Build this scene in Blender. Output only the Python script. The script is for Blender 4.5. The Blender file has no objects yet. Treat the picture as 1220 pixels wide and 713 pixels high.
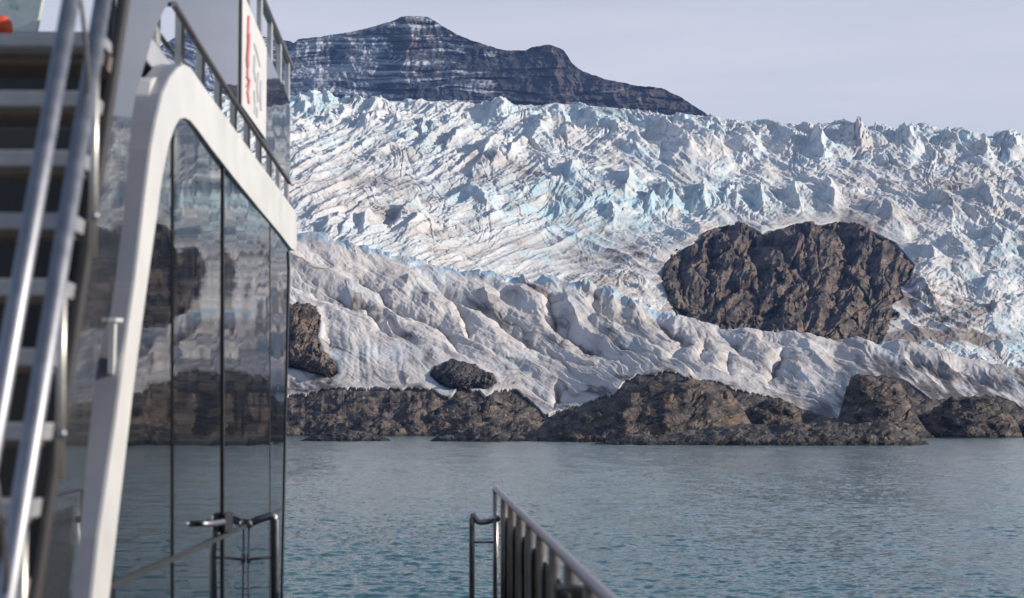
import bpy, bmesh, math
import numpy as np
from mathutils import Vector, Matrix

scene = bpy.context.scene
COL = scene.collection
F32 = np.float32

# ------------------------------------------------------------------ camera model
PW, PH, FPX = 1220.0, 713.0, 2277.0
CX, CY = 610.0, 356.5
VPX, VPY = 528.0, 508.0
EYE = 8.0                       # eye height over the water; the deck lies 1.6 m below the eye
PITCH = math.atan((VPY - CY) / FPX)
YAW = math.atan((CX - VPX) / FPX * math.cos(PITCH))
FWD = np.array([math.sin(YAW) * math.cos(PITCH), math.cos(YAW) * math.cos(PITCH), math.sin(PITCH)])
RIGHT = np.array([math.cos(YAW), -math.sin(YAW), 0.0])
UP = np.cross(RIGHT, FWD)
CAM = np.array([0.0, 0.0, EYE])

def rays(px, py):
    px = np.asarray(px, float); py = np.asarray(py, float)
    return (FWD * FPX + (px - CX)[..., None] * RIGHT - (py - CY)[..., None] * UP)

def at_r(px, py, r):
    """points seen at px,py that lie r metres away over the ground"""
    d = rays(px, py)
    k = np.asarray(r) / np.hypot(d[..., 0], d[..., 1])
    return CAM + d * k[..., None]

def on_x(px, py, x):
    d = rays(px, py)
    return CAM + d * (x / d[..., 0])[..., None]

def on_y(px, py, y):
    d = rays(px, py)
    return CAM + d * (y / d[..., 1])[..., None]

# ------------------------------------------------------------------ noise
_GA = np.arange(1024) * (2 * math.pi / 1024)
_GX = np.cos(_GA).astype(F32); _GY = np.sin(_GA).astype(F32)
def _h(ix, iy, seed):
    with np.errstate(over='ignore'):
        n = ix.astype(np.int32).view(np.uint32) * np.uint32(374761393) + iy.astype(np.int32).view(np.uint32) * np.uint32(668265263) + np.uint32((seed * 974634777) & 0xffffffff)
        n ^= n >> np.uint32(13); n *= np.uint32(1274126177)
        n ^= n >> np.uint32(16); n *= np.uint32(2246822519)
        n ^= n >> np.uint32(15)
    return n

def perlin(x, y, seed=0):
    x, y = np.broadcast_arrays(np.asarray(x, F32), np.asarray(y, F32))
    x0 = np.floor(x); y0 = np.floor(y)
    fx = x - x0; fy = y - y0
    ix = x0.astype(np.int32); iy = y0.astype(np.int32)
    sx = fx * fx * fx * (fx * (fx * 6 - 15) + 10); sy = fy * fy * fy * (fy * (fy * 6 - 15) + 10)
    def g(dx, dy):
        k = _h(ix + dx, iy + dy, seed) >> np.uint32(22)
        return _GX[k] * (fx - dx) + _GY[k] * (fy - dy)
    n0 = g(0, 0); n1 = g(1, 0); n2 = g(0, 1); n3 = g(1, 1)
    a = n0 + sx * (n1 - n0); b = n2 + sx * (n3 - n2)
    return (a + sy * (b - a)) * F32(1.5)

def fbm(x, y, o=4, seed=0, gain=.5, lac=2.03):
    s = 0; a = 1.0
    for i in range(o):
        s = s + a * perlin(x, y, seed + i * 17); a *= gain; x = x * lac + 3.7; y = y * lac - 1.3
    return s

def ridged(x, y, o=4, seed=0, gain=.5, lac=2.07):
    s = 0; a = 1.0; t = 0
    for i in range(o):
        n = 1 - np.abs(perlin(x, y, seed + i * 13)); s = s + a * n * n; t += a; a *= gain; x = x * lac + 1.7; y = y * lac - 5.3
    return s / t

def billow(x, y, o=3, seed=0, gain=.5, lac=2.07):
    s = 0; a = 1.0
    for i in range(o):
        s = s + a * np.abs(perlin(x, y, seed + i * 13)); a *= gain; x = x * lac + 1.7; y = y * lac - 5.3
    return s

def worley(x, y, seed=0, jit=.9):
    """F1, F2, per-cell random, offset to the nearest point"""
    x, y = np.broadcast_arrays(np.asarray(x, F32), np.asarray(y, F32))
    x0 = np.floor(x).astype(np.int32); y0 = np.floor(y).astype(np.int32)
    f1 = np.full(x.shape, 9.0, F32); f2 = f1.copy(); idh = np.zeros(x.shape, np.uint32); ox = np.zeros(x.shape, F32); oy = np.zeros(x.shape, F32)
    for dx in (-1, 0, 1):
        for dy in (-1, 0, 1):
            cx = x0 + dx; cy = y0 + dy
            h = _h(cx, cy, seed)
            jx = ((h & np.uint32(0xffff)).astype(F32) / 65535 - F32(.5)) * F32(jit) + F32(.5); jy = ((h >> np.uint32(16)).astype(F32) / 65535 - F32(.5)) * F32(jit) + F32(.5)
            ax = x - (cx + jx); ay = y - (cy + jy)
            d = np.sqrt(ax * ax + ay * ay)
            near = d < f1
            f2 = np.where(near, f1, np.minimum(f2, d))
            f1 = np.where(near, d, f1); idh = np.where(near, h, idh)
            ox = np.where(near, ax, ox); oy = np.where(near, ay, oy)
    with np.errstate(over='ignore'):
        idh = (idh ^ (idh >> np.uint32(11))) * np.uint32(2654435761)
    return f1, f2, (idh >> np.uint32(8)).astype(F32) / F32(16777216), ox, oy

def sstep(a, b, x):
    t = np.clip((x - a) / (b - a), 0, 1)
    return t * t * (3 - 2 * t)

def lerp(a, b, t): return a + (b - a) * t

def curve(pts, sm=0):
    xs = np.array([p[0] for p in pts], float); ys = np.array([p[1] for p in pts], float)
    if not sm: return lambda u: np.interp(u, xs, ys)
    gx = np.arange(xs[0] - 6 * sm, xs[-1] + 6 * sm, max(sm / 6., .5)); gy = np.interp(gx, xs, ys)
    st = gx[1] - gx[0]; k = np.exp(-.5 * (np.arange(-int(3 * sm / st), int(3 * sm / st) + 1) * st / sm) ** 2); k /= k.sum()
    n = len(k) // 2
    gy2 = np.convolve(np.pad(gy, n, mode='edge'), k, 'valid')
    return lambda u: np.interp(u, gx, gy2)

def poly_sd(u, v, pts):
    """signed distance to a closed outline, positive inside"""
    pts = np.array(pts, float); n = len(pts)
    best = np.full(u.shape, 1e9); inside = np.zeros(u.shape, bool)
    for i in range(n):
        ax, ay = pts[i]; bx, by = pts[(i + 1) % n]
        ex, ey = bx - ax, by - ay
        t = np.clip(((u - ax) * ex + (v - ay) * ey) / (ex * ex + ey * ey + 1e-9), 0, 1)
        best = np.minimum(best, np.hypot(u - ax - t * ex, v - ay - t * ey))
        c = (ay > v) != (by > v)
        with np.errstate(divide='ignore', invalid='ignore'):
            xi = ax + (v - ay) * ex / (ey if abs(ey) > 1e-9 else 1e-9)
        inside ^= c & (u < xi)
    return np.where(inside, best, -best)

# ------------------------------------------------------------------ objects
def tag(o, label=None, cat=None, group=None, kind=None):
    if label: o['label'] = label
    if cat: o['category'] = cat
    if group: o['group'] = group
    if kind: o['kind'] = kind
    return o

def empty(name, loc=(0, 0, 0)):
    o = bpy.data.objects.new(name, None); COL.objects.link(o); o.location = loc; o.empty_display_size = .2
    return o

def grid_mesh(name, P, mat, col=None, keep=None, wrap=False, parent=None, smooth=True):
    """P rows x cols x 3 -> one mesh; col rows x cols x 3 albedo"""
    nr, nc = P.shape[:2]
    idx = np.arange(nr * nc).reshape(nr, nc)
    a = idx[:-1, :-1]; b = idx[:-1, 1:]; c = idx[1:, 1:]; d = idx[1:, :-1]
    q = np.stack([a, b, c, d], -1).reshape(-1, 4)
    if keep is not None:
        k = (keep[:-1, :-1] & keep[:-1, 1:] & keep[1:, 1:] & keep[1:, :-1]).reshape(-1)
        q = q[k]
    used = np.zeros(nr * nc, bool); used[q.reshape(-1)] = True
    remap = np.cumsum(used) - 1
    q = remap[q]
    V = P.reshape(-1, 3)[used]
    me = bpy.data.meshes.new(name)
    me.vertices.add(len(V)); me.vertices.foreach_set('co', V.astype(F32).reshape(-1))
    me.loops.add(q.size); me.loops.foreach_set('vertex_index', q.astype(np.int32).reshape(-1))
    me.polygons.add(len(q))
    me.polygons.foreach_set('loop_start', np.arange(0, q.size, 4, dtype=np.int32))
    me.polygons.foreach_set('use_smooth', np.full(len(q), smooth, bool))
    me.update(calc_edges=True)
    if col is not None:
        ca = me.color_attributes.new('albedo', 'FLOAT_COLOR', 'POINT')
        C = np.ones((len(V), 4), F32); C[:, :3] = col.reshape(-1, 3)[used]
        ca.data.foreach_set('color', C.reshape(-1))
    me.materials.append(mat)
    o = bpy.data.objects.new(name, me); COL.objects.link(o)
    if parent: o.parent = parent
    return o

# ------------------------------------------------------------------ materials
class NT:
    def __init__(s, m):
        m.use_nodes = True; s.t = m.node_tree; s.t.nodes.clear()
    def n(s, typ, **kw):
        nd = s.t.nodes.new(typ)
        for k, v in kw.items():
            if k.startswith('_'): setattr(nd, k[1:], v)
            else:
                key = int(k[1:]) if k[0] == 'i' and k[1:].isdigit() else k.replace('__', ' ')
                nd.inputs[key].default_value = v
        return nd
    def l(s, a, b): s.t.links.new(a, b)

def surf_mat(name, rough=.7, spec=.3, tint_scale=.05, tint_amt=.15, bump_scale=.1, bump_dist=1.0, bump_str=.5, base=None, detail=6, aniso=(1, 1, 1)):
    m = bpy.data.materials.new(name); t = NT(m)
    out = t.n('ShaderNodeOutputMaterial'); p = t.n('ShaderNodeBsdfPrincipled', Roughness=rough)
    p.inputs['Specular IOR Level'].default_value = spec
    tc = t.n('ShaderNodeTexCoord'); mp = t.n('ShaderNodeMapping'); mp.inputs['Scale'].default_value = aniso
    t.l(tc.outputs['Object'], mp.inputs[0])
    n1 = t.n('ShaderNodeTexNoise', Scale=tint_scale, Detail=detail, Roughness=.65)
    t.l(mp.outputs[0], n1.inputs['Vector'])
    mr = t.n('ShaderNodeMapRange', i1=.3, i2=.7, i3=1 - tint_amt, i4=1 + tint_amt)
    t.l(n1.outputs[0], mr.inputs[0])
    mx = t.n('ShaderNodeMix', _data_type='RGBA', _blend_type='MULTIPLY'); mx.inputs[0].default_value = 1
    if base is None:
        at = t.n('ShaderNodeVertexColor', _layer_name='albedo'); t.l(at.outputs[0], mx.inputs[6])
    else:
        mx.inputs[6].default_value = (*base, 1)
    t.l(mr.outputs[0], mx.inputs[7]); t.l(mx.outputs[2], p.inputs['Base Color'])
    if bump_str > 0:
        n2 = t.n('ShaderNodeTexNoise', Scale=bump_scale, Detail=6, Roughness=.6)
        t.l(mp.outputs[0], n2.inputs['Vector'])
        bp = t.n('ShaderNodeBump', Strength=bump_str, Distance=bump_dist)
        t.l(n2.outputs[0], bp.inputs['Height']); t.l(bp.outputs[0], p.inputs['Normal'])
    t.l(p.outputs[0], out.inputs[0])
    return m

M_ICE = surf_mat('glacier_ice', .6, .25, .03, .10, .12, 2.0, .35)
M_ROCK = surf_mat('shore_rock', .85, .2, .12, .45, .25, 2.5, .9)
M_MTN = surf_mat('mountain_rock', .9, .1, .01, .25, .02, 10, .5)

# ------------------------------------------------------------------ light, sky
SUN_AZ, SUN_EL = math.radians(93), math.radians(20)
sl = bpy.data.lights.new('sun', 'SUN'); sl.energy = 5.0; sl.angle = math.radians(.5); sl.color = (1.0, .90, .78)
so = bpy.data.objects.new('sun', sl); COL.objects.link(so)
sdir = Vector((math.sin(SUN_AZ) * math.cos(SUN_EL), math.cos(SUN_AZ) * math.cos(SUN_EL), math.sin(SUN_EL)))
so.rotation_euler = (-sdir).to_track_quat('-Z', 'Y').to_euler(); so.location = (60, 10, 60)

w = bpy.data.worlds.new('World'); scene.world = w; t = NT(w)
out = t.n('ShaderNodeOutputWorld')
sky = t.n('ShaderNodeTexSky', _sky_type='NISHITA', _sun_disc=False, _sun_elevation=SUN_EL, _sun_rotation=SUN_AZ,
          _air_density=1.0, _dust_density=.6, _ozone_density=2.0)
bg1 = t.n('ShaderNodeBackground', Strength=.12); t.l(sky.outputs[0], bg1.inputs[0])
bg2 = t.n('ShaderNodeBackground', Color=(.79, .785, .87, 1), Strength=1.0)
tc = t.n('ShaderNodeTexCoord'); sp = t.n('ShaderNodeSeparateXYZ'); t.l(tc.outputs['Generated'], sp.inputs[0])
mp = t.n('ShaderNodeMapping'); mp.inputs['Scale'].default_value = (2.2, 2.2, 16); mp.inputs['Rotation'].default_value = (0, .12, 0)
t.l(tc.outputs['Generated'], mp.inputs[0])
nz = t.n('ShaderNodeTexNoise', Scale=1.6, Detail=7, Roughness=.6); t.l(mp.outputs[0], nz.inputs['Vector'])
cl = t.n('ShaderNodeMapRange', i1=.30, i2=.70, i3=.76, i4=1.0); t.l(nz.outputs[0], cl.inputs[0])
el = t.n('ShaderNodeMapRange', i1=.15, i2=.42, i3=1.0, i4=.10, _interpolation_type='SMOOTHSTEP'); t.l(sp.outputs[2], el.inputs[0])
mu = t.n('ShaderNodeMath', _operation='MULTIPLY'); t.l(cl.outputs[0], mu.inputs[0]); t.l(el.outputs[0], mu.inputs[1])
ms = t.n('ShaderNodeMixShader'); t.l(mu.outputs[0], ms.inputs[0]); t.l(bg1.outputs[0], ms.inputs[1]); t.l(bg2.outputs[0], ms.inputs[2])
t.l(ms.outputs[0], out.inputs[0])

# ------------------------------------------------------------------ curves read off the coast
V_CREST = [(-400, 215), (200, 255), (330, 271), (360, 277), (400, 283), (440, 292), (480, 303), (540, 316), (600, 328), (650, 334), (700, 342), (730, 352),
                 (760, 362), (800, 374), (850, 386), (900, 391), (950, 394), (1000, 401), (1050, 406), (1100, 413), (1150, 423), (1190, 433), (1220, 440), (1300, 458), (1700, 500)]
v_crest = curve(V_CREST, 10)
V_ICE = [(-400, 455), (330, 474), (345, 470), (370, 466), (400, 462), (430, 461), (470, 463), (495, 461), (515, 464), (533, 474), (537, 472), (545, 462), (572, 464), (578, 471), (586, 466), (602, 463),
               (615, 464), (635, 480), (648, 492), (655, 491), (672, 488), (700, 478), (722, 470), (732, 468), (745, 454), (758, 446), (775, 447), (800, 442), (826, 452), (850, 453), (870, 461), (885, 466), (905, 470), (930, 475), (955, 486), (975, 493), (993, 499), (1001, 497),
               (1004, 482), (1008, 460), (1025, 446), (1060, 447), (1080, 452), (1095, 465), (1110, 476), (1125, 474), (1150, 472), (1185, 470), (1205, 476), (1220, 488), (1300, 500), (1700, 515)]
_vi = curve(V_ICE, 1.5)
def v_ice(u): return _vi(u) + fbm(u / 9.0, u * 0 + .3, 4, 401) * 2.2
v_ice_s = curve(V_ICE, 45)
v_sky = curve([(-400, 100), (200, 108), (330, 114), (380, 113), (420, 118), (460, 121), (500, 119), (560, 124), (600, 123), (680, 128), (760, 133), (840, 140), (900, 143), (960, 145),
               (1020, 148), (1100, 153), (1160, 157), (1220, 161), (1330, 168), (1700, 180)], 10)
r_shore = curve([(-400, 1600), (640, 1570), (1000, 1500), (1700, 1560)], 60)
r_icefoot = lambda u: r_shore(u) + curve([(-400, 150), (640, 170), (1000, 210), (1700, 220)], 60)(u)
r_crest = curve([(-400, 2080), (340, 2120), (700, 2160), (1000, 2200), (1220, 2230), (1700, 2300)], 60)
r_glac = curve([(-400, 2480), (340, 2500), (700, 2560), (1000, 2720), (1220, 2860), (1700, 3050)], 80)

def apron_R(u, v):
    vi, vc = v_ice_s(u), v_crest(u)
    T = np.clip((vi - v) / np.maximum(vi - vc, 8), -.8, 1.3)
    return lerp(r_icefoot(u), r_crest(u), T)

NUNATAK = [(791, 330), (792, 314), (799, 305), (808, 300), (822, 293), (836, 286), (842, 275), (856, 269), (875, 269), (892, 271), (907, 278), (926, 273), (948, 267), (975, 268), (1000, 265), (1024, 270), (1046, 282), (1066, 290),
           (1078, 302), (1089, 318), (1084, 334), (1072, 342), (1076, 354), (1060, 362), (1068, 374), (1052, 384), (1056, 396), (1044, 420), (900, 420), (830, 398), (806, 380), (801, 362), (793, 348)]

def glac_R(u, v):
    vb = v_crest(u) + 14; vt = v_sky(u)
    T = np.clip((vb - v) / np.maximum(vb - vt, 10), 0, 1.1)
    return r_glac(u) + 2100 * (T * .8 + .2 * T * T)

def cols(fine=.9, lo=150, hi=1260):
    left = lo - np.cumsum(np.linspace(1, 14, 70))
    right = hi + np.cumsum(np.linspace(1, 12, 60))
    return np.concatenate([left[::-1], np.arange(lo, hi, fine), right])

# ------------------------------------------------------------------ upper glacier
def displace(P, R, d_up, d_to=0):
    """d_* in picture-pixel units of that distance; up and towards the sea"""
    k = R / FPX
    rad = P - CAM; rad[..., 2] = 0
    rad /= np.linalg.norm(rad, axis=-1)[..., None]
    P = P.copy()
    P[..., 2] += d_up * k
    P -= rad * (d_to * k)[..., None]
    return P

def line_field(U, V, lines, reach=5.0):
    """crests (or gullies) along outlines: cusp profile with its own left and right flank width"""
    F = np.zeros(U.shape)
    for pts, h, wl, wr in lines:
        p = np.array(pts, float); m = reach * max(wl, wr)
        sel = (U > p[:, 0].min() - m) & (U < p[:, 0].max() + m) & (V > p[:, 1].min() - m) & (V < p[:, 1].max() + m)
        if not sel.any(): continue
        u = U[sel]; v = V[sel]
        best = np.full(u.shape, 1e9); side = np.zeros(u.shape); along = np.zeros(u.shape)
        seg = np.hypot(np.diff(p[:, 0]), np.diff(p[:, 1])); L = seg.sum(); acc = 0
        for i in range(len(p) - 1):
            ex, ey = p[i + 1] - p[i]
            t = np.clip(((u - p[i, 0]) * ex + (v - p[i, 1]) * ey) / (ex * ex + ey * ey), 0, 1)
            d = np.hypot(u - p[i, 0] - t * ex, v - p[i, 1] - t * ey)
            k = d < best
            best = np.where(k, d, best)
            side = np.where(k, (ex * (v - p[i, 1]) - ey * (u - p[i, 0])), side)
            along = np.where(k, (acc + t * seg[i]) / L, along); acc += seg[i]
        tap = np.clip(np.minimum(along * 5 + .25, (1 - along) * 2.2), 0, 1)
        F[sel] = np.maximum(F[sel], h * tap * np.exp(-best / np.where(side > 0, wl, wr)))
    return F

CRESTS = [
    ([(370, 112), (375, 122), (379, 134)], 12, 5, 12), ([(384, 111), (391, 120), (396, 130)], 10, 4, 10), ([(416, 112), (426, 122), (433, 131)], 12, 6, 13),
    ([(437, 120), (447, 130), (456, 140)], 11, 5, 12), ([(451, 118), (456, 126), (459, 134)], 8, 4, 8), ([(356, 119), (362, 129), (366, 140)], 10, 5, 10),
    ([(408, 126), (415, 137), (420, 146)], 9, 5, 10), ([(435, 134), (448, 145), (458, 153)], 10, 6, 12), ([(428, 144), (440, 152), (446, 158)], 9, 6, 10),
    ([(389, 133), (394, 142), (400, 150)], 9, 5, 9), ([(470, 143), (476, 151), (482, 158)], 9, 5, 9), ([(499, 148), (512, 152), (530, 158)], 8, 6, 9),
    ([(648, 136), (647, 150), (640, 165), (632, 178)], 14, 7, 14), ([(649, 136), (672, 150), (690, 162), (700, 172)], 14, 12, 8),
    ([(684, 130), (710, 148), (729, 158), (751, 170), (776, 188)], 18, 16, 9), ([(589, 121), (596, 136), (606, 143)], 13, 9, 10),
    ([(600, 168), (585, 184), (563, 206)], 10, 7, 12), ([(560, 150), (545, 165), (528, 184)], 9, 6, 11), ([(628, 170), (612, 186), (596, 200)], 8, 6, 10),
    ([(798, 142), (825, 160), (852, 182), (872, 198)], 17, 14, 8), ([(783, 137), (798, 162), (814, 180), (843, 200)], 14, 12, 8), ([(841, 140), (857, 156), (868, 165)], 10, 9, 7),
    ([(879, 151), (897, 170), (912, 182)], 11, 10, 7), ([(934, 152), (948, 165), (962, 172)], 9, 9, 6), ([(970, 160), (984, 190), (990, 198)], 13, 8, 7),
    ([(1020, 155), (1026, 170), (1030, 184)], 14, 11, 8), ([(1072, 158), (1086, 170), (1102, 180)], 15, 14, 8), ([(1092, 151), (1104, 158), (1120, 168)], 10, 7, 7),
    ([(1130, 157), (1138, 168), (1146, 178)], 11, 9, 7), ([(1171, 172), (1178, 186), (1184, 198)], 11, 11, 8), ([(1196, 165), (1206, 176), (1216, 190)], 10, 10, 7),
    ([(448, 258), (436, 272), (426, 287)], 9, 9, 12), ([(499, 242), (482, 260), (466, 278)], 10, 7, 14), ([(510, 258), (492, 277), (472, 295)], 9, 8, 14),
    ([(410, 258), (398, 268), (386, 278)], 7, 8, 10), ([(425, 262), (413, 273), (402, 284)], 7, 6, 10), ([(556, 228), (575, 240), (600, 262)], 6, 8, 8), ([(660, 128), (668, 140), (672, 148)], 9, 7, 6),
    ([(690, 205), (683, 214), (676, 222)], 8, 6, 10), ([(752, 215), (749, 226), (745, 240)], 10, 6, 9), ([(771, 236), (776, 246), (780, 256)], 10, 6, 9), ([(725, 250), (730, 260), (733, 268)], 8, 7, 8),
    ([(790, 225), (800, 240), (806, 255)], 9, 6, 8), ([(836, 228), (838, 240), (842, 258)], 8, 5, 9), ([(868, 226), (872, 240), (875, 256)], 8, 5, 9), ([(905, 230), (906, 245), (912, 262)], 9, 5, 9),
    ([(945, 225), (950, 242), (955, 262)], 10, 6, 9), ([(985, 222), (990, 240), (1000, 262)], 10, 8, 9), ([(1040, 248), (1060, 262), (1085, 285)], 10, 14, 9), ([(1110, 238), (1130, 252), (1150, 268)], 11, 14, 9),
    ([(1165, 225), (1180, 242), (1196, 258)], 10, 12, 8), ([(1090, 290), (1112, 306), (1135, 330)], 8, 12, 9), ([(1130, 285), (1150, 305), (1165, 330)], 8, 12, 9), ([(1085, 330), (1105, 350), (1125, 372)], 8, 10, 9),
    ([(1180, 280), (1195, 290), (1215, 300)], 9, 12, 8), ([(1175, 330), (1190, 338), (1215, 350)], 9, 13, 8), ([(1180, 365), (1200, 372), (1225, 382)], 8, 12, 8),
]

def build_glacier():
    u = cols(.85)
    T = np.linspace(0, 1, 700)
    U, TT = np.meshgrid(u, T)
    V = lerp(v_crest(U) + 14, v_sky(U), TT)
    R = glac_R(U, V)
    wx = fbm(U / 60, V / 40, 3, 3) * 10; wy = fbm(U / 60, V / 40, 3, 9) * 6
    u1, v1 = U + wx, V + wy
    fx = fbm(U / 16, V / 10, 3, 5) * 2.6; fy = fbm(U / 16, V / 10, 3, 7) * 1.5
    sd = poly_sd(U, V, NUNATAK)
    def blob(cx, cy, a, b, s=1.0): return s * np.exp(-(((U + wx * 1.5 - cx) / a) ** 2 + ((V + wy * 1.5 - cy) / b) ** 2))
    # how broken the ice is, place by place
    top = sstep(178, 150, V + fbm(U / 90, V / 60, 2, 41) * 22)
    rgh = .30 + .45 * top * sstep(-.35, .25, fbm(U / 75, V / 30, 2, 45) + .25 * sstep(880, 1000, U))
    rgh = np.maximum(rgh, .75 * np.exp(-((V - 243) / 26) ** 2) * sstep(655, 730, U) * sstep(1010, 930, U))
    rgh += blob(1190, 260, 60, 60, .3) + blob(1080, 175, 140, 22, .45) + blob(500, 185, 90, 18, .25)
    calmz = np.clip(blob(640, 298, 95, 30) + blob(1020, 262, 80, 14) + blob(400, 190, 60, 18, .6) + blob(850, 205, 60, 10, .5) + blob(700, 300, 80, 30, .8) + blob(440, 215, 90, 18, .5), 0, 1)
    rgh *= 1 - .75 * calmz; kz = 1 - .72 * calmz
    mixr = sstep(600, 760, U + fbm(U / 70, V / 50, 2, 51) * 70)
    mixr = lerp(mixr, 1 - mixr, .35 * sstep(-.1, .5, fbm(U / 100, V / 70, 2, 53)))
    def facets(sx, sy, shear, seed, kx=1.0, ky=.6):
        a = (u1 + fx + shear * v1) / sx; b = (v1 + fy) / sy
        f1, f2, idr, ox, oy = worley(a, b, seed, 1.0)
        e = f2 - f1
        id2 = np.modf(idr * 57.3)[0]
        return (idr - .5) * 1.0 + (idr - .45) * 2.0 * ox * kx + (id2 - .6) * 2.0 * oy * ky, e, idr
    s1, e1, i1 = facets(36, 15, lerp(.9, -.9, mixr), 100)
    s2, e2, i2 = facets(14, 6.5, lerp(.8, -.8, mixr), 200)
    s3, e3, i3 = facets(6, 3.0, lerp(.5, -.5, mixr), 300)
    def oriented(ang, la, lc, seed, o=4):
        c, s = math.cos(ang), math.sin(ang)
        p = ((U + wx * .3 + fx * .3) * c + (V + wy * .3 + fy * .3) * 1.6 * s) / la; q = (-(U + wx * .3 + fx * .3) * s + (V + wy * .3 + fy * .3) * 1.6 * c) / lc
        return ridged(p, q, o, seed)
    rid = lerp(oriented(math.radians(-36), 120, 26, 11, 2), oriented(math.radians(40), 130, 26, 21, 2), mixr)
    def slabs(ang, la, lc, seed):
        c, s_ = math.cos(ang), math.sin(ang)
        uu = U + wx * .25 + fx * .5; vv = (V + wy * .25 + fy * .5) * 1.6
        f1, f2, idr, ox, oy = worley((uu * c + vv * s_) / la, (-uu * s_ + vv * c) / lc, seed, 1.0)
        i2 = np.modf(idr * 71.3)[0]
        return (idr - .5) * .8 + (idr - .5) * 1.1 * ox - (.4 + i2) * oy * 1.0, f2 - f1
    sa, ea = slabs(math.radians(-34), 40, 11, 31); sb, eb = slabs(math.radians(39), 44, 11, 61)
    rid2 = lerp(sa, sb, mixr); er = lerp(ea, eb, mixr)
    sc_, ec_ = slabs(math.radians(-28), 17, 5, 35); sd_, ed_ = slabs(math.radians(33), 18, 5, 65)
    rid3 = lerp(sc_, sd_, mixr)
    ch = fbm((u1 + fx * 3) / 46, (v1 + fy * 3) / 14, 5, 71, .55)
    cre = line_field(U + fx * 1.4 + wx * .35, V + fy * 1.1 + wy * .35, CRESTS)
    calm = np.clip(1.15 - rgh, .25, 1)
    patchy = sstep(-.35, .35, fbm(U / 70, V / 32, 3, 77))
    d = cre * lerp(1.6, .80, sstep(185, 150, V)) + 5 * fbm(U / 130, V / 55, 3, 73) + (rid - .5) * 13 * (.55 + .5 * rgh) + rid2 * 2.0 * (.25 + .75 * patchy) * kz + rid3 * .75 * (.2 + .8 * patchy) * kz \
        + ch * 1.5 * kz + rgh * (s1 * 5.0 + s2 * 3.4) + (.12 + rgh) * s3 * 1.3
    d -= rgh * 3.5 * np.exp(-e1 / .035) + (.15 + rgh) * 2.0 * np.exp(-e2 / .05) * sstep(-.3, .3, fbm(U / 40, V / 22, 3, 75))
    d += fbm(U / 3.6, V / 2.4, 3, 81) * (.18 + .45 * rgh)
    scarp = sstep(520, 600, U) * sstep(900, 820, U)
    lip = 222 + fbm(U / 40, U * 0, 2, 91) * 9
    d_to = scarp * 42 * sstep(lip + 46, lip, V) * sstep(lip - 60, lip - 5, V)
    d_to = d_to - 95 * np.exp(-(((U - 680) / 90) ** 2 + ((V - 290) / 40) ** 2))
    damp = sstep(0, 22, -sd)
    d = (d - 1.0) * lerp(.3, 1, damp)
    d = d * lerp(.7, 1, sstep(1.0, .985, TT))
    P = at_r(U, V, R)
    P = displace(P, R, d, d_to + d * .3 - sstep(-1, 6, sd) * 90 + np.exp(-((sd + 9) / 8) ** 2) * 9 * sstep(335, 285, V))
    clean = np.array([.74, .755, .755]); blue = np.array([.40, .63, .72]); silt = np.array([.44, .36, .30]); dark = np.array([.15, .125, .115])
    gz = np.gradient(P[..., 2], axis=0) / (np.abs(np.gradient(R, axis=0)) + .6)
    wall = np.clip(gz - .7, 0, 1.5) / 1.5
    bl = wall * .6 * (.35 + rgh) + .46 * sstep(-.15, .6, fbm(U / 80, V / 26, 3, 113)) + .42 * top * sstep(.0, .8, fbm(U / 26, V / 14, 3, 111) + .2)
    bl += blob(630, 238, 85, 20, 1.0) + blob(750, 240, 70, 28, .85) + blob(850, 236, 60, 18, .5) + blob(690, 278, 75, 26, .55) + blob(812, 280, 13, 14, 1.1) + blob(1200, 408, 45, 20, 1.2) + blob(1200, 300, 40, 40, .5) \
        + blob(880, 248, 60, 14, .5) + blob(500, 255, 30, 14, .4) + blob(680, 138, 90, 14, .6) + blob(400, 118, 60, 10, .45) + blob(1190, 190, 60, 25, .3) + blob(1060, 160, 120, 14, .3)
    bl = np.clip(bl * (.55 + .8 * fbm(U / 14, V / 8, 3, 121)), 0, .8)
    si = .07 + .30 * sstep(-.25, .9, fbm((u1 + fx) / 50, V / 12, 5, 131)) + .22 * sstep(-.05, .55, fbm(U / 110, V / 34, 2, 133)) * sstep(140, 200, V)
    si += (np.exp(-e2 / .045) * .40 + np.exp(-e1 / .03) * .35) * sstep(-.2, .5, fbm(U / 45, V / 25, 3, 141)) * sstep(135, 200, V)
    si += .40 * np.exp(-er / .06) * sstep(150, 205, V) * sstep(-.2, .4, fbm(U / 60, V / 30, 3, 143))
    si += blob(735, 312, 50, 30, .75) * (.5 + .9 * fbm(u1 / 26, v1 / 5, 4, 151)) + blob(1120, 372, 55, 40, .75) * (.5 + fbm(u1 / 16, v1 / 5, 4, 161)) + blob(1100, 402, 60, 9, 1.1) + blob(1088, 348, 22, 30, .8) * (.4 + fbm(u1 / 8, v1 / 5, 3, 163)) \
        + blob(1010, 255, 90, 16, .18) + blob(420, 230, 70, 30, .18) + blob(540, 290, 70, 26, .16) + blob(1130, 230, 90, 40, .12)
    si += np.exp(-((sd + 4) / 6) ** 2) * .3 * sstep(-.3, .4, fbm(U / 14, V / 10, 3, 171))
    si = np.clip(si, 0, .95)[..., None]; bl = bl[..., None]
    C = lerp(lerp(clean, blue, bl), silt, si)
    C = lerp(C, dark, np.clip(si - .5, 0, .45) * 1.5)
    rows = []; crow = []
    for k in range(1, 14):
        Pk = P[-1].copy(); rad = Pk - CAM; rad[..., 2] = 0; rad /= np.linalg.norm(rad, axis=-1)[..., None]
        Pk = Pk + rad * 40 * k; Pk[..., 2] -= 9 * k + 2; rows.append(Pk); crow.append(C[-1])
    P = np.concatenate([P, np.array(rows)]); C = np.concatenate([C, np.array(crow)])
    o = grid_mesh('glacier', P, M_ICE, C)
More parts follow.
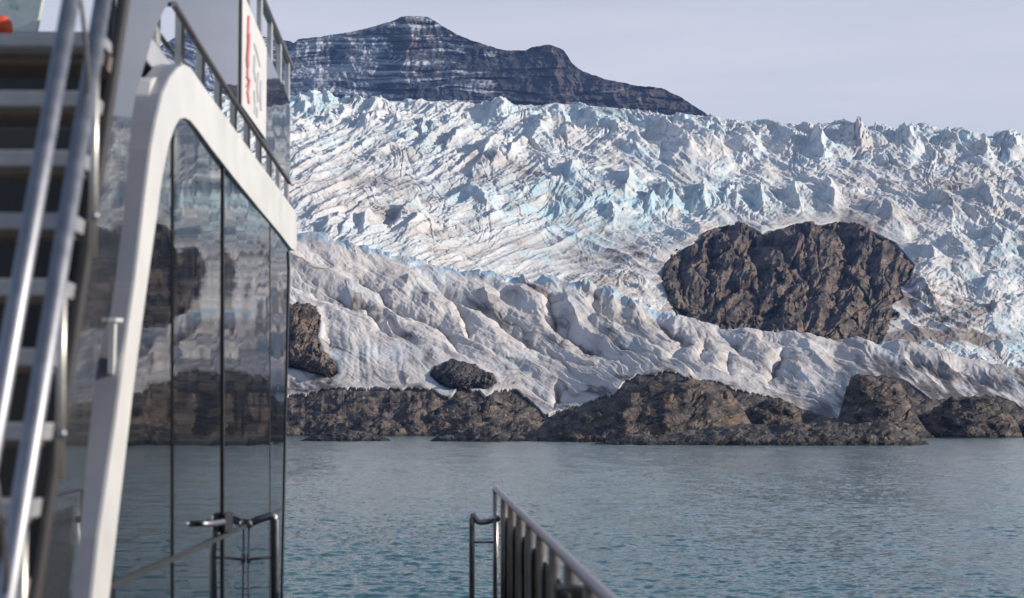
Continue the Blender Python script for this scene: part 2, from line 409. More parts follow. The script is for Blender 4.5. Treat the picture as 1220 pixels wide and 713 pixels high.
    tag(o, 'broken white and blue glacier icefall below the dark mountain', 'glacier', kind='structure')

build_glacier()

# ------------------------------------------------------------------ the smooth snow apron in front
ROCK_LEFT = [(325, 362), (345, 361), (362, 360), (376, 366), (381, 380), (377, 400), (384, 420), (398, 430), (402, 442), (392, 448), (365, 440), (345, 436), (325, 430)]
ROCK_MID = [(513, 444), (520, 436), (532, 431), (548, 430), (566, 433), (572, 440), (588, 446), (591, 454), (580, 461), (560, 463), (540, 462), (524, 456)]

GULLIES = [
    ([(330, 322), (347, 332), (373, 341), (415, 357), (435, 359), (447, 372), (457, 387), (471, 396), (495, 408), (516, 426), (528, 440)], 6, 7, 12),
    ([(400, 315), (444, 332), (466, 356), (500, 372), (522, 381), (537, 398), (560, 420), (591, 440), (612, 462)], 7, 7, 13),
    ([(500, 330), (540, 351), (555, 375), (558, 393), (587, 410), (627, 436), (640, 450)], 6, 6, 12),
    ([(505, 322), (540, 345), (577, 363), (609, 385), (627, 400), (658, 416), (688, 428), (720, 440)], 8, 8, 14),
    ([(652, 350), (659, 369), (672, 397), (660, 412)], 7, 12, 6), ([(640, 365), (690, 404), (717, 416), (737, 418), (747, 432), (752, 446)], 7, 8, 12),
    ([(700, 352), (723, 373), (745, 388), (756, 393), (775, 398)], 7, 9, 9), ([(664, 455), (664, 470), (656, 490)], 5, 4, 9), ([(355, 300), (390, 312), (430, 318), (470, 330)], 4, 6, 10),
    ([(345, 345), (360, 362), (385, 375), (392, 400), (396, 430)], 5, 6, 12), ([(770, 370), (800, 392), (815, 402), (806, 418), (790, 428)], 6, 10, 8), ([(850, 390), (872, 405), (890, 420), (905, 440)], 5, 8, 8),
    ([(936, 412), (930, 424), (918, 444), (912, 456)], 7, 5, 12), ([(900, 396), (930, 402), (950, 418)], 4, 8, 7), ([(985, 412), (1010, 422), (1040, 432)], 4, 8, 8), ([(1030, 412), (1060, 424), (1085, 445)], 5, 8, 8),
    ([(1080, 420), (1110, 436), (1140, 455)], 5, 8, 9), ([(1130, 430), (1165, 446), (1200, 466)], 5, 8, 9), ([(840, 400), (835, 420), (842, 440)], 4, 6, 8), ([(870, 415), (866, 432), (875, 450)], 4, 6, 8),
    ([(585, 345), (620, 362), (640, 372), (655, 392)], 4, 14, 6), ([(460, 345), (490, 352), (515, 362)], 4, 14, 7), ([(430, 322), (452, 326), (474, 334)], 3, 12, 7),
]
FINS = [
    ([(672, 352), (677, 366), (690, 386), (705, 404)], 9, 6, 14), ([(746, 353), (754, 366), (768, 378)], 10, 7, 12), ([(716, 343), (726, 352), (740, 370)], 9, 9, 10), ([(577, 340), (582, 356), (600, 376)], 7, 8, 13),
    ([(610, 345), (640, 358), (662, 380)], 8, 10, 12), ([(705, 375), (728, 388), (752, 410)], 8, 10, 13), ([(956, 403), (962, 414), (985, 438), (998, 446)], 9, 6, 12), ([(483, 325), (486, 336), (492, 342)], 5, 10, 8),
    ([(800, 374), (822, 388), (840, 402)], 6, 9, 10), ([(880, 390), (905, 404), (925, 414)], 7, 9, 10), ([(925, 445), (940, 432), (952, 440), (975, 470)], 10, 9, 16), ([(1005, 402), (1035, 412), (1060, 430)], 6, 9, 10),
    ([(1060, 408), (1095, 420), (1120, 440)], 6, 10, 11), ([(640, 332), (655, 338), (668, 350)], 7, 7, 9), ([(690, 338), (700, 344), (712, 360)], 7, 6, 9), ([(510, 345), (520, 362), (530, 372)], 4, 9, 10), ([(1120, 418), (1160, 432), (1195, 452)], 6, 9, 11),
]

def build_apron():
    u = cols(.85)
    T = np.linspace(0, 1, 430)
    U, TT = np.meshgrid(u, T)
    V = lerp(v_ice(U), v_crest(U), TT)
    R = apron_R(U, V)
    below = V - v_crest(U)
    wx = fbm(U / 70, V / 50, 3, 503) * 14; wy = fbm(U / 55, V / 40, 3, 509) * 8
    fx = fbm(U / 18, V / 14, 3, 505) * 4; fy = fbm(U / 18, V / 14, 3, 507) * 3
    c = below + wy - .40 * (U - 340) - .0010 * np.clip(620 - U, 0, 300) * below
    al = U + .8 * V + wx
    n1 = perlin(c / 26, al / 700, 511); n2 = perlin((c + fy * .4) / 13, al / 260, 521); n3 = perlin((c + fy * .3) / 5.5, al / 150, 531)
    lower = sstep(60, 120, below) * sstep(540, 430, U)
    o1, o2, oid, oox, ooy = worley((al + fx * 2) / 210, (c + fy * .6) / 15, 541, 1.0)
    q1, q2, qid, qox, qoy = worley((al + fx * 2) / 50, (c + fy * .6) / 5.5, 543, 1.0)
    fo = (3.6 * (-ooy) * (.3 + oid) + (oid - .5) * .9) * (1 - .75 * lower) + (.7 * (-qoy) * (.2 + qid) + (qid - .5) * .4) * (1 - .6 * lower)
    gu = line_field(U + fx * .8, V + fy * .8, GULLIES)
    fi = line_field(U + fx * .8, V + fy * .8, FINS)
    m2 = sstep(-.35, .3, fbm(U / 60, V / 30, 2, 541))
    d = 4.5 * np.abs(n1) * (1 - .6 * lower) + 2.2 * np.abs(n2) * m2 * (1 - .5 * lower) + .7 * np.abs(n3) * m2 - gu * 1.9 + fi * lerp(1.0, .6, sstep(760, 860, U)) + fo
    d += fbm((U - .4 * V) / 100, V / 50, 2, 545) * 2.6
    rt = sstep(770, 880, U)
    f2 = ridged((U + wx * .6) / 30 - V / 40, V / 18, 4, 571)
    d += rt * 1.3 * (f2 - .5)
    d += lower * (3.2 * np.abs(perlin((U + wx * .5 - .25 * V) / 26, V / 120, 581)) + 1.0 * np.abs(perlin((U + wx * .5) / 9, V / 60, 591)))
    d += fbm(U / 3.5, V / 2.5, 3, 611) * .20 + fbm(al / 30, c / 5, 3, 613) * .5
    cr = np.exp(-(np.maximum(below - 1, 0) / 6) ** 2) * sstep(860, 760, U)
    f1, f2w, idr, ox, oy = worley((U + wx * .4 - .6 * V) / 22, V / 10, 621)
    d += cr * ((idr - .4) * 5 + ox * 4 + perlin(U / 45, V * 0, 631) * 2)
    edge = sstep(0, 14, v_ice(U) - V)
    d *= lerp(.25, 1, edge)
    sd = np.maximum(poly_sd(U, V, ROCK_LEFT), poly_sd(U, V, ROCK_MID))
    damp = sstep(0, 14, -sd)
    d *= lerp(.15, 1, damp)
    d -= 3 * lerp(.2, 1, edge)
    P = displace(at_r(U, V, R), R, d, d * .4 - sstep(-1, 4, sd) * 40 + np.exp(-((sd + 4) / 4) ** 2) * 3)
    clean = np.array([.72, .685, .655]); blue = np.array([.40, .62, .78]); silt = np.array([.33, .28, .25]); dark = np.array([.085, .072, .066])
    bl = np.clip(cr * (.75 + fbm(U / 24, V / 10, 2, 641)), 0, 1) * .9
    bl = np.maximum(bl, .25 * sstep(.2, .6, fbm(U / 60, V / 40, 3, 651)))
    def blob(cx, cy, a, b, s=1.0): return s * np.exp(-(((U + wx - cx) / a) ** 2 + ((V + wy - cy) / b) ** 2))
    si = .06 + .34 * sstep(-.2, .8, fbm(al / 70, (c + fy * .5) / 8, 5, 661)) + np.exp(-np.abs(n2) / .05) * .25 * m2 * (1 - lower) + sstep(3.2, 7.5, gu) * .5
    si += .28 * sstep(.1, .8, fbm(U / 40, V / 26, 4, 671)) + np.exp(-(o2 - o1) / .05) * .30 * (1 - lower) + .22 * (oid > .7)
    si += np.clip(np.exp(-((v_ice(U) - V) / 6.0)) * (.25 + .6 * fbm(U / 16, V / 8, 3, 681)), 0, 1) * .8
    si += (blob(705, 466, 26, 8, .8) + blob(757, 448, 26, 6, 1.0) + blob(395, 452, 14, 12, .9) + blob(372, 463, 26, 5, .8)) * (.6 + .8 * fbm(U / 14, V / 5, 3, 683)) + blob(655, 400, 26, 9, .35)
    rr = sstep(985, 1090, U + 1.1 * (V - 430) + wx) * sstep(6, 22, below)
    si += rr * (.50 + 1.0 * fbm((U - .9 * V) / 11, (V + .5 * U) / 46, 4, 691))
    si = np.clip(si, 0, 1)[..., None]
    C = lerp(lerp(clean, blue, bl[..., None]), silt, si)
    C = lerp(C, dark, np.clip(si - .5, 0, .5) * 1.7)
    rows = []; crow = []
    for k in (1, 2, 3, 4):
        Pk = P[-1].copy(); rad = Pk - CAM; rad[..., 2] = 0; rad /= np.linalg.norm(rad, axis=-1)[..., None]
        Pk = Pk + rad * 22 * k; Pk[..., 2] -= 14 * k; rows.append(Pk); crow.append(C[-1])
    fr = []
    for k in (4, 2.5, 1.2, .4):
        Pk = P[0].copy(); rad = Pk - CAM; rad[..., 2] = 0; rad /= np.linalg.norm(rad, axis=-1)[..., None]
        Pk = Pk + rad * 3.0 * k; Pk[..., 2] -= 3.0 * k; fr.append(Pk)
    P = np.concatenate([np.array(fr), P, np.array(rows)]); C = np.concatenate([np.repeat(C[:1], 4, 0), C, np.array(crow)])
    o = grid_mesh('snow_apron', P, M_ICE, C)
    tag(o, 'smooth dirty snow slope with flowing ridges above the shore rocks', 'glacier', kind='structure')

build_apron()

# ------------------------------------------------------------------ rock
def rock_col(U, V, seed, base=(.165, .128, .104), dark=(.050, .042, .038), s=1.0, ochre=0):
    n = fbm(U / (22 * s), V / (14 * s), 5, seed)
    C = lerp(np.array(dark), np.array(base), sstep(-.7, .5, n)[..., None])
    pale = sstep(.35, .8, fbm(U / (7 * s), V / (4 * s), 4, seed + 50))[..., None]
    C = lerp(C, np.array([.27, .235, .205]), pale * .55)
    e1, e2, _, _, _ = worley((U - .3 * V + fbm(U / (12 * s), V / (8 * s), 2, seed + 61) * 5 * s) / (21 * s), (V + .22 * U) / (8 * s), seed + 60, 1.0)
    C = C * lerp(.35, 1, sstep(.01, .09, e2 - e1))[..., None]       # open joints
    if ochre:
        oc = sstep(.30, .75, fbm(U / (26 * s), V / (10 * s), 4, seed + 90))[..., None]
        C = lerp(C, np.array([.20, .11, .035]), oc * ochre)
    return C

def slab_relief(U, V, seed, s):
    """ice-scoured ledges: long, gently dipping slabs with small steps"""
    a = U - .3 * V; b = V + .22 * U
    f1, f2, idr, ox, oy = worley(a / (34 * s), b / (9 * s), seed + 1, 1.0); i2 = np.modf(idr * 91.7)[0]
    d = ((idr - .5) * 3.6 + (i2 - .5) * ox * 6 - (.2 + idr) * oy * 4.5 - 1.2 * np.exp(-(f2 - f1) / .05)) * s
    g1, g2, idg, px, py = worley(a / (12 * s), b / (3.6 * s), seed + 2, 1.0); i3 = np.modf(idg * 57.1)[0]
    d = d + ((idg - .5) * 1.0 + (i3 - .5) * px * 1.9 - .8 * np.exp(-(g2 - g1) / .06)) * s
    d = d + fbm(a / (60 * s), b / (30 * s), 3, seed + 41) * 7 * s + fbm(a / (7 * s), b / (3.2 * s), 4, seed + 5, .62) * .8 * s
    return d

def rock_relief(U, V, seed, s=1.0, lean=.5, slab=0):
    """fractured relief in pixels: warped ridges, joint faces, chips"""
    wx = fbm(U / (40 * s), V / (30 * s), 3, seed) * 6 * s; wy = fbm(U / (40 * s), V / (30 * s), 3, seed + 40) * 4 * s
    if slab: return slab_relief(U + wx, V + wy, seed, s)
    a = U + wx + lean * V; b = V + wy - .25 * U
    d = fbm(a / (42 * s), b / (34 * s), 3, seed + 41) * 6 * s
    d += (ridged(a / (26 * s), b / (70 * s), 3, seed + 3, .5) - .5) * 8 * s
    f1, f2, idr, ox, oy = worley((a + fbm(U / (9 * s), V / (9 * s), 2, seed + 43) * 5 * s) / (17 * s), b / (12 * s), seed + 1, 1.0)
    id2 = np.modf(idr * 91.7)[0]
    h1, h2, idh, hx, hy = worley(a / (44 * s), b / (36 * s), seed + 8, 1.0); ih = np.modf(idh * 71.1)[0]
    d += ((idh - .5) * 5 + (idh - .4) * hx * 17 + (ih - .6) * hy * 10 - 3.0 * np.exp(-(h2 - h1) / .04)) * s
    msk = sstep(-.4, .3, fbm(U / (50 * s), V / (40 * s), 2, seed + 45))
    d += ((idr - .5) * 2.6 + (idr - .5) * ox * 7.5 + (id2 - .5) * oy * 5.5) * s * msk
    g1, g2, idg, px, py = worley(a / (6.5 * s), b / (4.2 * s), seed + 2, 1.0)
    d += ((idg - .5) * .6 + (idg - .5) * px * 1.3) * s
    d += fbm(a / (6 * s), b / (5 * s), 4, seed + 5, .62) * .8 * s
    return d

ROCK_GULLIES = [
    ([(846, 270), (848, 300), (845, 330), (838, 360), (830, 392)], 9, 5, 9), ([(893, 268), (895, 300), (906, 325), (911, 350), (914, 372)], 8, 5, 8), ([(952, 328), (935, 355), (915, 378), (903, 396)], 9, 8, 6),
    ([(882, 330), (862, 352), (845, 375), (836, 394)], 7, 7, 5), ([(1000, 270), (1011, 300), (1001, 330), (990, 362), (985, 400)], 7, 6, 6), ([(928, 282), (940, 310), (962, 332), (972, 352)], 6, 5, 6),
    ([(812, 290), (806, 320), (812, 350), (818, 372)], 6, 5, 6), ([(1040, 285), (1034, 320), (1042, 350), (1032, 390)], 6, 5, 6), ([(905, 280), (925, 290), (950, 284)], 5, 5, 5), ([(965, 290), (958, 320), (965, 350), (955, 390)], 5, 4, 6),
    ([(870, 290), (885, 305), (905, 316)], 5, 5, 4),
]

def bulge_rock(name, outline, Rf, bulge, soft, seed, label, cat, s=1.0, step=.6, relief=1.0, base=(.175, .132, .104), lines=None, edge=3.0):
    o = np.array(outline)
    U, V = np.meshgrid(np.arange(o[:, 0].min() - 10, o[:, 0].max() + 10, step), np.arange(o[:, 1].max() + 10, o[:, 1].min() - 10, -step * .8))
    wob = fbm(U / (22 * s), V / (18 * s), 5, seed + 7, .6) * edge
    sd = poly_sd(U, V, outline) + wob
    R = Rf(U, V)
    b = np.where(sd > 0, 5 * s * np.minimum(sd, 3) / 3 + bulge * (1 - np.exp(-np.maximum(sd, 0) / soft)), sd * 14)
    d = rock_relief(U, V, seed, s, .45) * relief
    if lines:
        fx = fbm(U / 10, V / 10, 3, seed + 13) * 5
        d = d - line_field(U + fx, V + fx * .5, lines) * 2.2
    d *= sstep(-3, 6, sd)
    R2 = R - b
    P = at_r(U, V, R2)
    P = displace(P, R2, d * .4, d * 1.7)
    o = grid_mesh(name, P, M_ROCK, rock_col(U, V, seed + 20, base), keep=sd > -5)
    return tag(o, label, cat)

bulge_rock('rock_outcrop', NUNATAK, glac_R, 95, 45, 700, 'large dark brown rock cliff standing out of the glacier ice', 'rock outcrop', 1.1, .55, 1.15, lines=ROCK_GULLIES, edge=6)
bulge_rock('rock_outcrop', ROCK_LEFT, apron_R, 34, 12, 720, 'tall narrow brown rock at the edge of the snow beside the ship window', 'rock outcrop', .6, .5)
bulge_rock('rock_outcrop', ROCK_MID, apron_R, 30, 12, 740, 'small black rock island enclosed by the lower snow slope', 'rock outcrop', .55, .5, base=(.09, .08, .078))

def build_shore():
    u = cols(.8, 300, 1240)
    T = np.linspace(0, 1, 190)
    U, TT = np.meshgrid(u, T)
    vw = VPY + EYE * FPX / r_shore(U) + 2.5
    vt = v_ice(U) - 16
    V = lerp(vw, vt, TT)
    foot = (vw - v_ice(U)) / (vw - vt)
    R = lerp(r_shore(U), apron_R(U, V) + 8, np.clip((vw - V) / (vw - v_ice(U) - 2), 0, 1)) + 9 * np.clip(v_ice(U) - V, 0, 30)
    d = rock_relief(U, V, 760, .8, .3, 1) * 1.0 - 2.0 + fbm(U / 50, V / 20, 3, 777) * 4
    env = sstep(0, .10, TT) * sstep(1.02 * foot, foot * .82, TT)
    P = displace(at_r(U, V, R), R, d * lerp(.06, 1, env) * .8, d * env * 1.0)
    C = rock_col(U, V, 780, (.15, .12, .10), (.042, .037, .035), .8)
    C = C * lerp(.38, 1, sstep(.7, 3.0, P[..., 2] + .5 * fbm(U / 9, V / 9, 2, 791)))[..., None]
    o = grid_mesh('shore', P, M_ROCK, C)
    tag(o, 'brown rocky shore between the snow and the water', 'shore', kind='structure')

build_shore()

def mound(name, top, r0, depth, seed, label, s=1.0, base=(.150, .120, .100), dark=(.036, .032, .031), ochre=0, relief=1.0, group=None, step=.6, lean=.3, back=.5):
    tp = curve(top); ua, ub = top[0][0], top[-1][0]
    u = np.arange(ua, ub + step, step)
    hpx = max(508 + EYE * FPX / r0 - min(p[1] for p in top), 6)
    tt = np.concatenate([np.linspace(0, .5, int(hpx * 2.2) + 16), np.linspace(.5, 1, 22)[1:]])
    U, TT = np.meshgrid(u, tt)
    e = np.clip((U - ua) / (ub - ua), 0, 1)
    wd = np.clip(np.sqrt(np.clip(4 * e * (1 - e), 0, 1)), .12, 1) ** .7
    front = r0 + (1 - wd) * depth * .35
    R = front + TT * depth * wd * 1.0
    Htop = at_r(U, tp(U), front + .45 * depth * wd)[..., 2]
    prof = np.where(TT < .5, 1 - (1 - np.clip(TT / .5, 0, 1)) ** 2.0, np.clip(1 - ((TT - .5) / .5) ** 2, 0, 1))
    prof = prof * (.93 + .1 * fbm(U / 40, TT * 4, 2, seed + 31))
    Z = -2.0 + (Htop + 2.0) * prof
    az = rays(U, U * 0 + 508.0); az[..., 2] = 0
    az /= np.linalg.norm(az, axis=-1)[..., None]
    P = CAM * 0 + az * R[..., None]; P[..., 2] = Z
    Vp = VPY - (Z - EYE) * FPX / R; Vp = np.where(TT > .5, 2 * tp(U) - Vp, Vp)
    d = (rock_relief(U, Vp, seed, s, lean, 1) - 1.2 * s) * relief + 2.5 * s * fbm(U / (35 * s), Vp / (14 * s), 3, seed + 33)
    d *= sstep(0, .06, prof)
    P = displace(P, R, d * .55, d * .9)
    C = rock_col(U, Vp, seed + 20, base, dark, s, ochre)
    C = C * lerp(.38, 1, sstep(.7, 2.4, P[..., 2] + .5 * fbm(U / 9, Vp / 9, 2, seed + 51)))[..., None]     # wet, weedy tide zone
    o = grid_mesh(name, P, M_ROCK, C)
    return tag(o, label, 'rock', group)

G = 'rocks along the water'
mound('rock_ledge', [(596, 529), (625, 518), (650, 504), (680, 490), (705, 482), (730, 471), (752, 457), (775, 451), (810, 448), (850, 452), (868, 462), (880, 476), (890, 492), (905, 508), (925, 524)],
      960, 330, 810, 'broad brown rock hill with ochre patches below the middle of the snow', 1.0, ochre=.4, group=G)
mound('rock_ledge', [(690, 533), (740, 521), (790, 515), (840, 510), (880, 503), (900, 504), (950, 502), (990, 501), (1030, 500), (1060, 503), (1085, 513), (1112, 532)],
      800, 130, 830, 'long low dark ledge running along the water in front of the brown hill', .7, base=(.125, .112, .102), dark=(.045, .043, .044), ochre=.25, group=G)
mound('rock', [(872, 504), (884, 490), (896, 480), (912, 473), (930, 472), (945, 477), (953, 488), (958, 506)], 1130, 120, 850,
      'single rounded brown boulder tucked under the snow tongue', .6, group=G)
mound('rock', [(990, 510), (1000, 492), (1006, 470), (1016, 451), (1034, 442), (1052, 442), (1068, 448), (1080, 466), (1090, 490), (1104, 512), (1116, 524)], 1290, 150, 870,
      'steep brown boulder rising beside the pointed snow tongue', .8, group=G)
mound('rock', [(1102, 523), (1104, 497), (1112, 482), (1135, 472), (1170, 473), (1195, 482), (1210, 498), (1219, 522)], 1375, 140, 890,
      'wide rounded brown boulder standing in the water under a dark ice overhang', .75, group=G)
mound('rock', [(350, 527), (372, 519), (395, 513), (415, 510), (440, 514), (455, 519), (471, 527)], 1030, 50, 930,
      'small low dark skerry just off the left shore', .4, base=(.10, .09, .085), dark=(.045, .043, .044), group=G)
mound('rock', [(502, 528), (530, 518), (555, 511), (585, 506), (600, 511), (640, 528)], 1000, 70, 950,
      'low dark skerry off the shore touching the brown hill', .45, base=(.115, .10, .09), dark=(.045, .043, .044), group=G)
mound('rock', [(380, 521), (398, 505), (430, 494), (455, 495), (478, 505), (488, 521)], 1560, 90, 970,
      'dark hump of rock at the foot of the left shore', .6, group=G)
mound('rock', [(488, 521), (505, 492), (545, 478), (585, 474), (612, 480), (632, 492), (638, 503), (625, 514), (612, 521)], 1600, 90, 990,
      'large lit brown rock on the left shore below the hanging snow tip', .8, base=(.19, .155, .125), group=G)

# ------------------------------------------------------------------ mountains
def mountain(name, top, r0, seed, label, slope=1.5, snow=1.0, vb=175, step=.9, lean=0):
    tp = curve(top)
    u = np.arange(top[0][0], top[-1][0], step)
    T = np.linspace(0, 1, 300)
    U, TT = np.meshgrid(u, T)
    V = lerp(vb, tp(U) + ridged(U / 16, U * 0, 4, seed + 60) * 1.5 - .8 * (1 - 0), TT)
    hp = vb - V
    # layered rock: benches and cliffs, cut by gullies and one central buttress
    warp = fbm(U / 120, V / 60, 3, seed) * 4 + lean * (U - 480)
    lay = (V + warp) / 13.0 + .9 * perlin(V / 31 + U / 900, V * 0, seed + 2)
    fr = lay - np.floor(lay)
    bench = (sstep(.0, .30, fr) - fr) * 13
    lay2 = (V + warp * 1.2) / 4.3; fr2 = lay2 - np.floor(lay2)
    bench2 = (sstep(0, .35, fr2) - fr2) * 4.3
    gul = ridged((U + fbm(U / 50, V / 40, 2, seed + 5) * 16) / 46, V / 170, 4, seed + 6)
    gul2 = ridged((U + .25 * V) / 13, V / 50, 3, seed + 8)
    butt = np.exp(-((U - 490 - (V - 20) * .05) / 26) ** 2) * 12 + np.exp(-((U - 660) / 30) ** 2) * 9 - np.clip(470 - U, 0, 140) * .18
    k = r0 / FPX
    bm_ = sstep(-.5, .4, fbm(U / 55, V / 22, 3, seed + 11))
    depth = hp * slope + bench * .9 * bm_ + bench2 * .4 * (1.2 - bm_) - gul * 17 - gul2 * 3.5 - butt + fbm(U / 9, V / 6, 5, seed + 9, .6) * 2.2
    R = r0 + depth * k
    P = at_r(U, V, R)
    rockc = lerp(np.array([.038, .044, .064]), np.array([.080, .080, .094]), sstep(-.5, .6, fbm(U / 60, (V + warp) / 4, 4, seed + 21))[..., None])
    brown = np.exp(-((U - 492) / 22) ** 2) * sstep(95, 30, V) * .8 + sstep(520, 700, U) * .5
    rockc = lerp(rockc, np.array([.19, .135, .105]), np.clip(brown * (.5 + .7 * fbm(U / 18, V / 6, 3, seed + 22)), 0, 1)[..., None])
    # snow lies in thin lines along the benches and in fans under the cliffs
    n = fbm(U / 60, (V + warp) / 7, 5, seed + 31, .5)
    zone = .10 + .55 * sstep(480, 410, U) - .40 * sstep(540, 640, U) + .25 * sstep(60, 25, V) + .35 * np.exp(-((V - 88) / 12) ** 2) * sstep(600, 540, U)
    ledge = np.exp(-((fr - .25) / .16) ** 2) + .5 * np.exp(-((fr2 - .2) / .2) ** 2)
    fan = sstep(.1, .5, perlin((U + 1.0 * V + n * 8) / 4.5, V / 40, seed + 33) + .25) * sstep(.2, .6, fr) * sstep(1, .7, fr) * sstep(-.1, .5, perlin(U / 40, V / 13, seed + 37))
    sn = sstep(.15, .75, n * .8 + zone + .45 * ledge - .25) * (.35 + .65 * np.clip(ledge, 0, 1)) + fan * sstep(.0, .5, zone + n * .5 + .1) * .8
    sn = np.clip(sn * snow, 0, 1)
    C = lerp(rockc, np.array([.62, .65, .70]), (sn * .72)[..., None])
    rows = []; crow = []
    for q in range(1, 6):
        Pk = P[-1].copy(); rad = Pk - CAM; rad[..., 2] = 0; rad /= np.linalg.norm(rad, axis=-1)[..., None]
        Pk = Pk + rad * 160 * q; Pk[..., 2] -= 130 * q; rows.append(Pk); crow.append(C[-1])
    P = np.concatenate([P, np.array(rows)]); C = np.concatenate([C, np.array(crow)])
    return tag(grid_mesh(name, P, M_MTN, C), label, 'mountain', kind='structure')

mountain('mountain', [(300, 95), (325, 78), (340, 59), (355, 47), (378, 44), (419, 38), (447, 31), (468, 25), (478, 20), (489, 19), (510, 20), (521, 27), (542, 40), (564, 49), (581, 54), (600, 60),
                      (626, 60), (634, 56), (655, 53), (672, 60), (681, 75), (694, 85), (719, 94), (758, 102), (788, 105), (813, 117), (839, 134), (870, 160)], 7400, 1000,
         'dark layered mountain with a flat dark summit behind the glacier')
mountain('mountain', [(20, 120), (100, 88), (160, 66), (182, 59), (202, 49), (217, 38), (232, 32), (262, 30), (300, 40), (325, 47), (346, 49), (370, 66), (420, 110)], 9800, 1100,
         'blue snow streaked mountain seen through the ship rail', snow=1.3, lean=-.35)

# ------------------------------------------------------------------ sea
def build_sea():
    m = bpy.data.materials.new('sea_water'); t = NT(m)
    out = t.n('ShaderNodeOutputMaterial'); p = t.n('ShaderNodeBsdfPrincipled', Roughness=.12, IOR=1.333)
    p.inputs['Base Color'].default_value = (.055, .148, .162, 1)
    # wavelets too small for the mesh tilt the surface in the material
    tc = t.n('ShaderNodeTexCoord'); mp = t.n('ShaderNodeMapping'); mp.inputs['Scale'].default_value = (1.0, 1.35, 1)
    t.l(tc.outputs['Object'], mp.inputs[0])
    ge = t.n('ShaderNodeNewGeometry')
    acc = ge.outputs['Normal']
    for sc, st in ((.30, .12), (1.1, .22), (3.6, .14)):
        nz = t.n('ShaderNodeTexNoise', Scale=sc, Detail=2, Roughness=.5); t.l(mp.outputs[0], nz.inputs['Vector'])
        ma = t.n('ShaderNodeVectorMath', _operation='MULTIPLY_ADD'); t.l(nz.outputs['Color'], ma.inputs[0])
        ma.inputs[1].default_value = (st * 2, st * 2, 0); ma.inputs[2].default_value = (-st, -st, 0)
        ad = t.n('ShaderNodeVectorMath', _operation='ADD'); t.l(acc, ad.inputs[0]); t.l(ma.outputs[0], ad.inputs[1]); acc = ad.outputs[0]
    mw = t.n('ShaderNodeMapping'); mw.inputs['Scale'].default_value = (.16, .022, 1); t.l(tc.outputs['Object'], mw.inputs[0])
    nw = t.n('ShaderNodeTexNoise', Scale=1, Detail=5, Roughness=.7); t.l(mw.outputs[0], nw.inputs['Vector'])
    m3 = t.n('ShaderNodeVectorMath', _operation='MULTIPLY_ADD'); t.l(nw.outputs['Color'], m3.inputs[0]); m3.inputs[1].default_value = (.10, .26, 0); m3.inputs[2].default_value = (-.05, -.13, 0)
    a3 = t.n('ShaderNodeVectorMath', _operation='ADD'); t.l(acc, a3.inputs[0]); t.l(m3.outputs[0], a3.inputs[1]); acc = a3.outputs[0]
    no = t.n('ShaderNodeVectorMath', _operation='NORMALIZE'); t.l(acc, no.inputs[0]); t.l(no.outputs[0], p.inputs['Normal'])
    t.l(p.outputs[0], out.inputs[0])
    fine = np.radians(np.arange(-16.6, 19.0, .022))
    az = np.concatenate([np.radians(np.arange(-180, -17, 2.)), fine, np.radians(np.arange(20, 181, 2.))])
    v = np.concatenate([508 + EYE * FPX / np.array([20000., 14000, 9000, 5000, 3500]), np.arange(517, 740, .42), 508 + EYE * FPX / np.array([70., 55, 40, 28, 18, 10, 5, 1.])])
    r = EYE * FPX / (v - 508)
    A, Rr = np.meshgrid(az, r)
    X = np.sin(A) * Rr; Y = np.cos(A) * Rr
    h = np.zeros(X.shape)
    amp = 1.0
    gust = 1 + .45 * fbm(X / 60, Y / 120, 3, 1201)
    h = h + .10 * perlin(X / 9 + .01 * Y, Y / 6.0, 1205) + .11 * perlin(X / 3.0 + .2 * Y, Y / 2.0, 1211) + .085 * perlin(X / 1.25 + 9, Y / .9, 1221) + .055 * perlin(X / .62, Y / .48, 1231) + .022 * perlin(X / .33, Y / .27, 1241)
    far = 1 / (1 + (Rr / 700.) ** 2)
    h *= gust * (.6 + .4 * far) * (Rr > 72) * (np.abs(np.degrees(A) - 1) < 18)
    P = np.stack([X, Y, h], -1)
    o = grid_mesh('sea', P, m)
    tag(o, 'rippled blue grey fjord water', 'water', kind='structure')
build_sea()

# ------------------------------------------------------------------ the ship the picture is taken from
def basic(name, col, rough=.5, metal=0.0, spec=.5, coat=0.0, var=.08, vscale=6.0, bump=0.0, bscale=40.0):
    m = bpy.data.materials.new(name); t = NT(m)
    out = t.n('ShaderNodeOutputMaterial'); p = t.n('ShaderNodeBsdfPrincipled', Roughness=rough, Metallic=metal)
    p.inputs['Specular IOR Level'].default_value = spec; p.inputs['Coat Weight'].default_value = coat
    tc = t.n('ShaderNodeTexCoord'); nz = t.n('ShaderNodeTexNoise', Scale=vscale, Detail=5); t.l(tc.outputs['Object'], nz.inputs['Vector'])
    mr = t.n('ShaderNodeMapRange', i1=.3, i2=.7, i3=1 - var, i4=1 + var); t.l(nz.outputs[0], mr.inputs[0])
    mx = t.n('ShaderNodeMix', _data_type='RGBA', _blend_type='MULTIPLY'); mx.inputs[0].default_value = 1
    mx.inputs[6].default_value = (*col, 1); t.l(mr.outputs[0], mx.inputs[7]); t.l(mx.outputs[2], p.inputs['Base Color'])
    rr = t.n('ShaderNodeMapRange', i1=.3, i2=.7, i3=max(rough - .06, .01), i4=rough + .06); t.l(nz.outputs[0], rr.inputs[0])
    if rough > .05: t.l(rr.outputs[0], p.inputs['Roughness'])
    if bump:
        n2 = t.n('ShaderNodeTexNoise', Scale=bscale, Detail=3); t.l(tc.outputs['Object'], n2.inputs['Vector'])
        b = t.n('ShaderNodeBump', Strength=1, Distance=bump); t.l(n2.outputs[0], b.inputs['Height']); t.l(b.outputs[0], p.inputs['Normal'])
    t.l(p.outputs[0], out.inputs[0])
    return m

